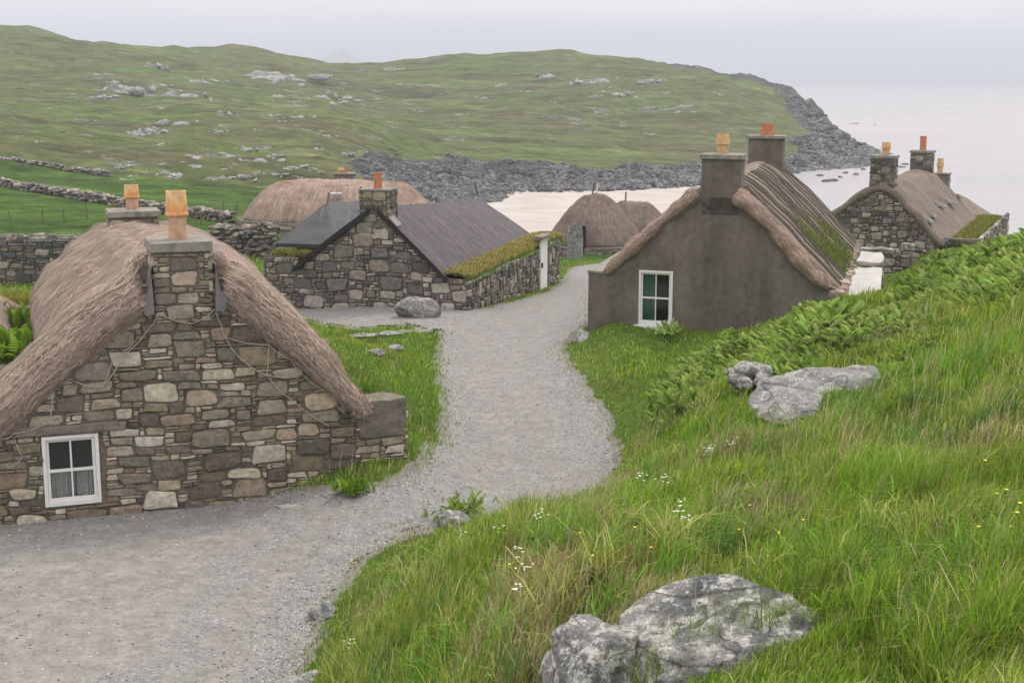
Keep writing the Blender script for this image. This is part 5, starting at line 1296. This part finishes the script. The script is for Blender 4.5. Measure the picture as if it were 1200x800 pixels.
keep = (sdd > -.35 * np.random.default_rng(77).random(len(x)) ** 2.2) & ~in_house(x, y) & ~((sdd < .15) & (y > 16) & (np.random.default_rng(1).random(len(x)) < .4))
x, y, sdd = x[keep], y[keep], sdd[keep]; z = zs(x, y)
gpx, gpy = proj(x, y, z)
keep = ~((gpx < 300) & (y < 20)); x, y, z, sdd, gpx, gpy = [a[keep] for a in (x, y, z, sdd, gpx, gpy)]
r_ = np.random.default_rng(602); n = len(x)
tall = smooth(.15, 1.8, sdd) * (1 - smooth(26, 34, y)) 
leftv = (x < 0) & (y > 21); tall = np.where(leftv, .25, tall)
patch_ = fbm(x * .9, y * .9, 603, 3)
hgt = (.035 + .02 * smooth(0, .3, sdd) + .185 * tall * (.75 + 1.3 * patch_)) * (.6 + .7 * r_.random(n)); hgt = np.clip(hgt, .035, .42)
dryp = fbm(x * .75 + 9, y * .75, 604, 4); dp_ = smooth(.14, .40, dryp) * .5 + .07
isd = r_.random(n) < dp_ * np.where(y < 24, 1, .5)
ci = (np.clip((fbm(x * .5, y * .5, 605, 3) + .5) * 4 + r_.random(n) * 2 - 1, 0, 4)).astype(int)
col = np.where(isd[:, None], DRY[r_.integers(0, 4, n)], GCOL[ci]) * (.55 + .75 * r_.random((n, 1))) * (1 + .35 * np.clip(fbm(x * 1.7, y * 1.7, 612, 3), -.6, .6))[:, None]
edge = (sdd < .9) & (x > 1) & (y > 20); col = np.where((edge & (r_.random(n) < .35))[:, None], np.array([.26, .25, .09]) * (.7 + .5 * r_.random((n, 1))), col)
wid = np.maximum(.0045, y * .00055) * (.6 + 1.0 * r_.random(n))
hgt = hgt * (.8 + .5 * smooth(-.2, .3, fbm(x * 3.5, y * 3.5, 611, 2)))
def ell(cx, cy, a, b): return ((x - cx) / a) ** 2 + ((y - cy) / b) ** 2
b1 = pt(886, 802, 6.75); b2 = pt(694, 768, 6.8); b3 = hit(965, 470); b4 = hit(875, 462)
hgt = np.where((y < b1.y - .1) & (x > b2.x - .35) & (x < b1.x + .40), hgt * .35, hgt)
hgt = np.where(ell(b3.x, b3.y - .4, 1.3, 1.3) < 1, hgt * .4, hgt); hgt = np.where(ell(b4.x, b4.y - .4, .7, .8) < 1, hgt * .4, hgt)
hgt = np.where(isd, hgt * 1.15, hgt)
tag(grass_mesh(np.stack([x, y, z], -1), hgt, wid, col, 606, .45, 'grass'), kind='stuff')
# tall seed-head stalks
x, y = scatter(6000, -240, 700, 5.2, 30, 607); sdd = sdist(x, y); k = (sdd > .3) & (fbm(x * .6, y * .6, 608, 3) > .0); x, y = x[k], y[k]; k = ~in_house(x, y); x, y = x[k], y[k]; n = len(x); r_ = np.random.default_rng(609)
tag(grass_mesh(np.stack([x, y, zs(x, y)], -1), .28 + .3 * r_.random(n), np.maximum(.003, y * .00038), DRY[r_.integers(0, 4, n)] * (.8 + .5 * r_.random((n, 1))), 610, .25, 'dry_grass_stalks'), kind='stuff')

# tussocks of broader, taller blades
r_ = np.random.default_rng(621); cx, cy = scatter(420, -230, 640, 5.6, 26, 622); k = sdist(cx, cy) > .8; cx, cy = cx[k], cy[k]
nb_ = 46; x = np.repeat(cx, nb_) + r_.standard_normal(len(cx) * nb_) * .07; y = np.repeat(cy, nb_) + r_.standard_normal(len(cx) * nb_) * .07; n = len(x)
kind_ = np.repeat(r_.integers(0, 5, len(cx)), nb_); cc = np.array([(.11, .25, .03), (.17, .33, .05), (.36, .36, .12), (.24, .33, .06), (.09, .19, .05)])[kind_] * (.65 + .6 * r_.random((n, 1)))
k = (((y < b1.y - .1) & (x > b2.x - .4) & (x < b1.x + .3)) | (ell(x, y, ) < 1)) if False else ~(((y < b1.y + .3) & (x > b2.x - .5) & (x < b1.x + .5)))
tag(grass_mesh(np.stack([x, y, zs(x, y)], -1)[k], (.16 + .2 * r_.random(n))[k], (.006 + .006 * r_.random(n))[k], cc[k], 623, .8, 'tussocks'), kind='stuff')

# bracken / low shrubs: fronds
def frond_template(np_=9):
    V, Fc = [], []
    for s_ in range(np_):
        t = (s_ + .6) / (np_ + .4); L = .36 * (1 - t) ** .8 * (1 if s_ else .8) + .02; z = .34 * math.sin(t * 2.1); x = t * .95; w = .055 * (1 - .4 * t)
        for sg in (-1, 1):
            b = len(V); V += [(x - w, 0, z), (x + w, 0, z + .01), (x + w * .6 + L * .25, sg * L * .6, z - .03), (x + L * .4, sg * L, z - .09), (x - w * .2 + L * .1, sg * L * .6, z - .03)]
            Fc += [(b, b + 1, b + 2), (b, b + 2, b + 4), (b + 4, b + 2, b + 3)]
    b = len(V); V += [(0, -.012, -.05), (0, .012, -.05), (.5, 0, .30), (1, 0, .28)]; Fc += [(b, b + 1, b + 2), (b + 1, b + 2, b + 3)]
    return np.array(V), np.array(Fc)
FT, FF = frond_template()
def ferns(name, n, region, size, seed, cols, dens=1.0, lift=0.0, kind='stuff'):
    r = np.random.default_rng(seed); px0, px1, d0, d1 = region
    u = px0 - 600 + r.random(n) * (px1 - px0); y = np.exp(math.log(d0) + r.random(n) * math.log(d1 / d0)); x = u / F_PX * y
    return x, y
BR = []
def poly_mask(px, py, poly):
    P_ = np.array(poly, float); ins = np.zeros(px.shape, bool)
    for i_ in range(len(P_)):
        a, b = P_[i_], P_[(i_ + 1) % len(P_)]; ins ^= ((a[1] > py) != (b[1] > py)) & (px < (b[0] - a[0]) * (py - a[1]) / (b[1] - a[1] + 1e-9) + a[0])
    return ins
def fern_area(poly, n, size, seed, cols, name, d0, d1, wob=.35, mat='fern', kind='stuff', mound=.5):
    """bracken over the piece of bank whose outline on the ground is given"""
    G3 = [hit(a, b, d0, d1) for a, b in poly]; Q = np.array([g.xy[:] for g in G3]); r = np.random.default_rng(seed)
    lo, hi = Q.min(0), Q.max(0); m_ = 0; X, Y_ = [], []
    while m_ < n:
        a = lo + r.random((4 * n, 2)) * (hi - lo); a[:, 1] = a[:, 1]
        k = (sdist(a[:, 0], a[:, 1], Q) + fbm(a[:, 0] * 1.3, a[:, 1] * 1.3, seed, 3) * wob * 3) < 0; k &= ~in_house(a[:, 0], a[:, 1]); k &= sdist(a[:, 0], a[:, 1]) > .3
        X.append(a[k, 0]); Y_.append(a[k, 1]); m_ += k.sum()
        if k.sum() == 0: break
    x = np.concatenate(X)[:n]; y = np.concatenate(Y_)[:n]; n = len(x)
    inner = np.clip(-sdist(x, y, Q) / 1.2, 0, 1) if True else 0
    clump = .55 + .9 * np.clip(fbm(x * 1.4, y * 1.4, seed + 3, 3) + .35, 0, 1)
    z = zs(x, y) + mound * inner * clump * r.random(n) ** .6
    az = r.random(n) * 6.28; sc = size * (.55 + .7 * r.random(n))[:, None] * np.ones((1, 3)); sc[:, 2] *= (.6 + .9 * r.random(n))
    V, F_ = instance_arrays(FT, FF, np.stack([x, y, z], -1), az, sc, -(r.random(n) * .7 - .1))
    c = cols[r.integers(0, len(cols), n)] * (.6 + .65 * r.random((n, 1)))
    return tag(mk(name, V, F_, MT[mat], None, np.repeat(c, len(FT), 0)), kind=kind)
FC = np.array([(.19, .30, .05), (.26, .38, .09), (.13, .22, .04), (.32, .41, .11), (.24, .30, .10)])
FB = np.array([(.170, .280, .030), (.22, .33, .045), (.12, .21, .025)])
fern_area([(815, 425), (850, 412), (900, 400), (960, 392), (1010, 380), (1060, 372), (1090, 376), (1060, 395), (1000, 415), (950, 440), (900, 455), (870, 438), (800, 440)], 9500, .25, 701, FC, 'bracken', 17, 33, mound=.6)
fern_area([(1040, 366), (1080, 345), (1120, 325), (1200, 300), (1300, 300), (1300, 368), (1200, 366), (1120, 372)], 10000, .30, 702, FC, 'bracken', 19, 45, mound=.6)
fern_area([(935, 445), (990, 412), (1060, 385), (1130, 383), (1160, 395), (1090, 430), (1040, 470), (1030, 495), (1015, 445), (975, 432)], 9000, .13, 703, FB, 'bilberry_shrubs', 12, 24, mound=.32)
fern_area([(1060, 345), (1080, 315), (1110, 296), (1120, 310), (1090, 340)], 2200, .30, 704, FC * .8, 'bracken', 30, 46, mound=.8)
fern_area([(760, 440), (800, 430), (860, 440), (850, 465), (800, 490), (765, 470)], 2600, .20, 705, FC, 'bracken', 18, 33, mound=.25)
fern_area([(660, 690), (710, 670), (760, 690), (740, 705), (690, 712)], 500, .10, 706, FC * .7, 'low_shrub', 6, 11, mound=.10)
fern_area([(940, 580), (1010, 560), (1080, 590), (1060, 640), (980, 650)], 900, .10, 707, FB * .8, 'bilberry_shrubs', 7, 13, mound=.10)
HB_ = np.array([(.08, .17, .035), (.13, .23, .05), (.20, .26, .06), (.22, .15, .09)])
fern_area([(520, 660), (640, 620), (800, 560), (950, 520), (1200, 480), (1200, 790), (900, 690), (640, 690), (480, 780), (440, 760)], 7000, .075, 708, HB_, 'low_herbs', 5, 24, mound=.12, wob=.2)
# green clump by the nearest roof and leafy tufts
def tuft(px, py, Y, n, s, size, label, seed, cols=FB, name='leafy_plant', zadd=0, ground=False):
    p = hit(px, py, Y - 3 if Y > 6 else 4) if ground else pt(px, py, Y); r = np.random.default_rng(seed)
    d = r.standard_normal((n, 3)) * np.array([s, s, s * .5]); d[:, 2] = np.abs(d[:, 2])
    sc = size * (.5 + .7 * r.random(n))[:, None] * np.ones((1, 3)); V, F_ = instance_arrays(FT, FF, d, r.random(n) * 6.28, sc, -r.random(n) * 1.1)
    o = mk(name, V, F_, MT['fern'], None, np.repeat(cols[r.integers(0, len(cols), n)] * (.6 + .6 * r.random((n, 1))), len(FT), 0)); o.location = p
    return tag(o, label, 'plant')
tuft(18, 422, 24.5, 420, .26, .40, 'bright green fern clump between the two thatched roofs at the left edge', 711, FB * 1.1, 'fern')
tuft(28, 385, 27.5, 160, .2, .30, 'smaller fern clump above the other one beside the nearest thatch', 712, FB * 1.1, 'fern')
tuft(540, 607, 18, 110, .22, .16, 'leafy green tuft on the grey rock at the path bend', 713, FB, ground=True)
tuft(412, 580, 21, 70, .14, .22, 'broad leafy weed at the right foot of the nearest gable', 714, FB, ground=True)
tuft(780, 392, 33, 60, .15, .22, 'pale weed growing below the white window of the grey cottage', 715, FC * 1.2, ground=True)
tuft(800, 490, 18, 60, .25, .3, 'dark green weed clump on the bank right of the path', 716, FC * .8, ground=True)
# flowers
def flower(px, py, s, label, colour, seed, group, dmin=5):
    p = hit(px, py, dmin); r = random.Random(seed); h_ = .22 + .12 * r.random()
    root = thing('wild_flower', p, label, 'flower', group)
    m = MB(); top = p + Vector((r.uniform(-.04, .04), 0, h_)); m.tube([p, p + (top - p) * .5 + Vector((.01, 0, 0)), top], .0025, 5, (.12, .18, .04)); m.build('stem', MT['petal'], root)
    m = MB()
    for k in range(1 if colour[2] < .2 else 7):
        c = top + Vector((r.gauss(0, .028), r.gauss(0, .02), r.gauss(0, .025))) * (0 if colour[2] < .2 else 1)
        for j in range(5):
            a = j * 1.2566 + r.random() * .3; d = Vector((math.cos(a), math.sin(a), .35)) * s; e_ = Vector((-math.sin(a), math.cos(a), 0)) * s * .5
            m.add([c, c + d * .6 + e_, c + d, c + d * .6 - e_], [(0, 1, 2, 3)], colour)
    m.build('blossom', MT['petal'], root)
for k, (px, py) in enumerate(((1145, 569), (1168, 600), (1175, 606), (1182, 645), (1192, 626), (1193, 635), (1196, 650), (1150, 652), (677, 651), (696, 674), (742, 655), (755, 664), (863, 640), (884, 632), (905, 661), (942, 652), (1184, 416), (600, 680))):
    flower(px, py + 22, .014 if k < 8 else .010, 'small yellow buttercup in the long grass of the foreground bank', (.85, .62, .03), 800 + k, 'yellow buttercups in the grass')
for k, (px, py) in enumerate(((590, 634), (631, 628), (543, 640), (750, 582), (775, 585), (797, 602), (802, 630), (612, 692), (596, 728), (840, 530), (795, 635), (828, 540), (411, 771), (603, 672), (855, 535))):
    flower(px, py + 20, .010, 'cluster of tiny white blossoms in the foreground grass', (.75, .72, .68), 840 + k, 'white wild flowers in the grass')

# loose pebbles on the path
r_ = np.random.default_rng(901); n = 26000; u = -640 + r_.random(n) * 780; y = np.exp(math.log(13) + r_.random(n) * math.log(40 / 13)); x = u / F_PX * y
sdd = sdist(x, y); w_ = smooth(-1.4, -.05, sdd) * .8 + .12; k = (sdd < 0) & (r_.random(n) < w_) & ~in_house(x, y); x, y = x[k], y[k]; n = len(x)
T0 = rock_mesh(950, 10, .1, 1); sz = .008 + .014 * r_.random(n) ** 2
V, F_ = instance_arrays(T0[0], T0[1], np.stack([x, y, zs(x, y) + .015], -1), r_.random(n) * 6.28, sz[:, None] * np.array([1.3, 1, .7]))
cl = np.array([(.32, .31, .30), (.20, .20, .21), (.45, .43, .40), (.12, .12, .125)])[r_.integers(0, 4, n)]
tag(mk('pebbles', V, F_, MT['petal'], None, np.repeat(cl, len(T0[0]), 0)), kind='stuff')

# ------------------------------------------------------------------ haze
m = Mat('haze_air'); m.t.nodes.remove(m.b)
v = m.n('ShaderNodeVolumePrincipled', {'Color': (.76, .82, .93, 1), 'Density': .00038, 'Anisotropy': .2}); m.lk(v.outputs[0], m.out.inputs['Volume'])
mb = MB(); mb.box(lambda a, b, c: np.stack([a, b, c], -1), -9500, 9500, -60, 9900, SEA - 15, 125, )
tag(mb.build('haze', m.m), kind='stuff')
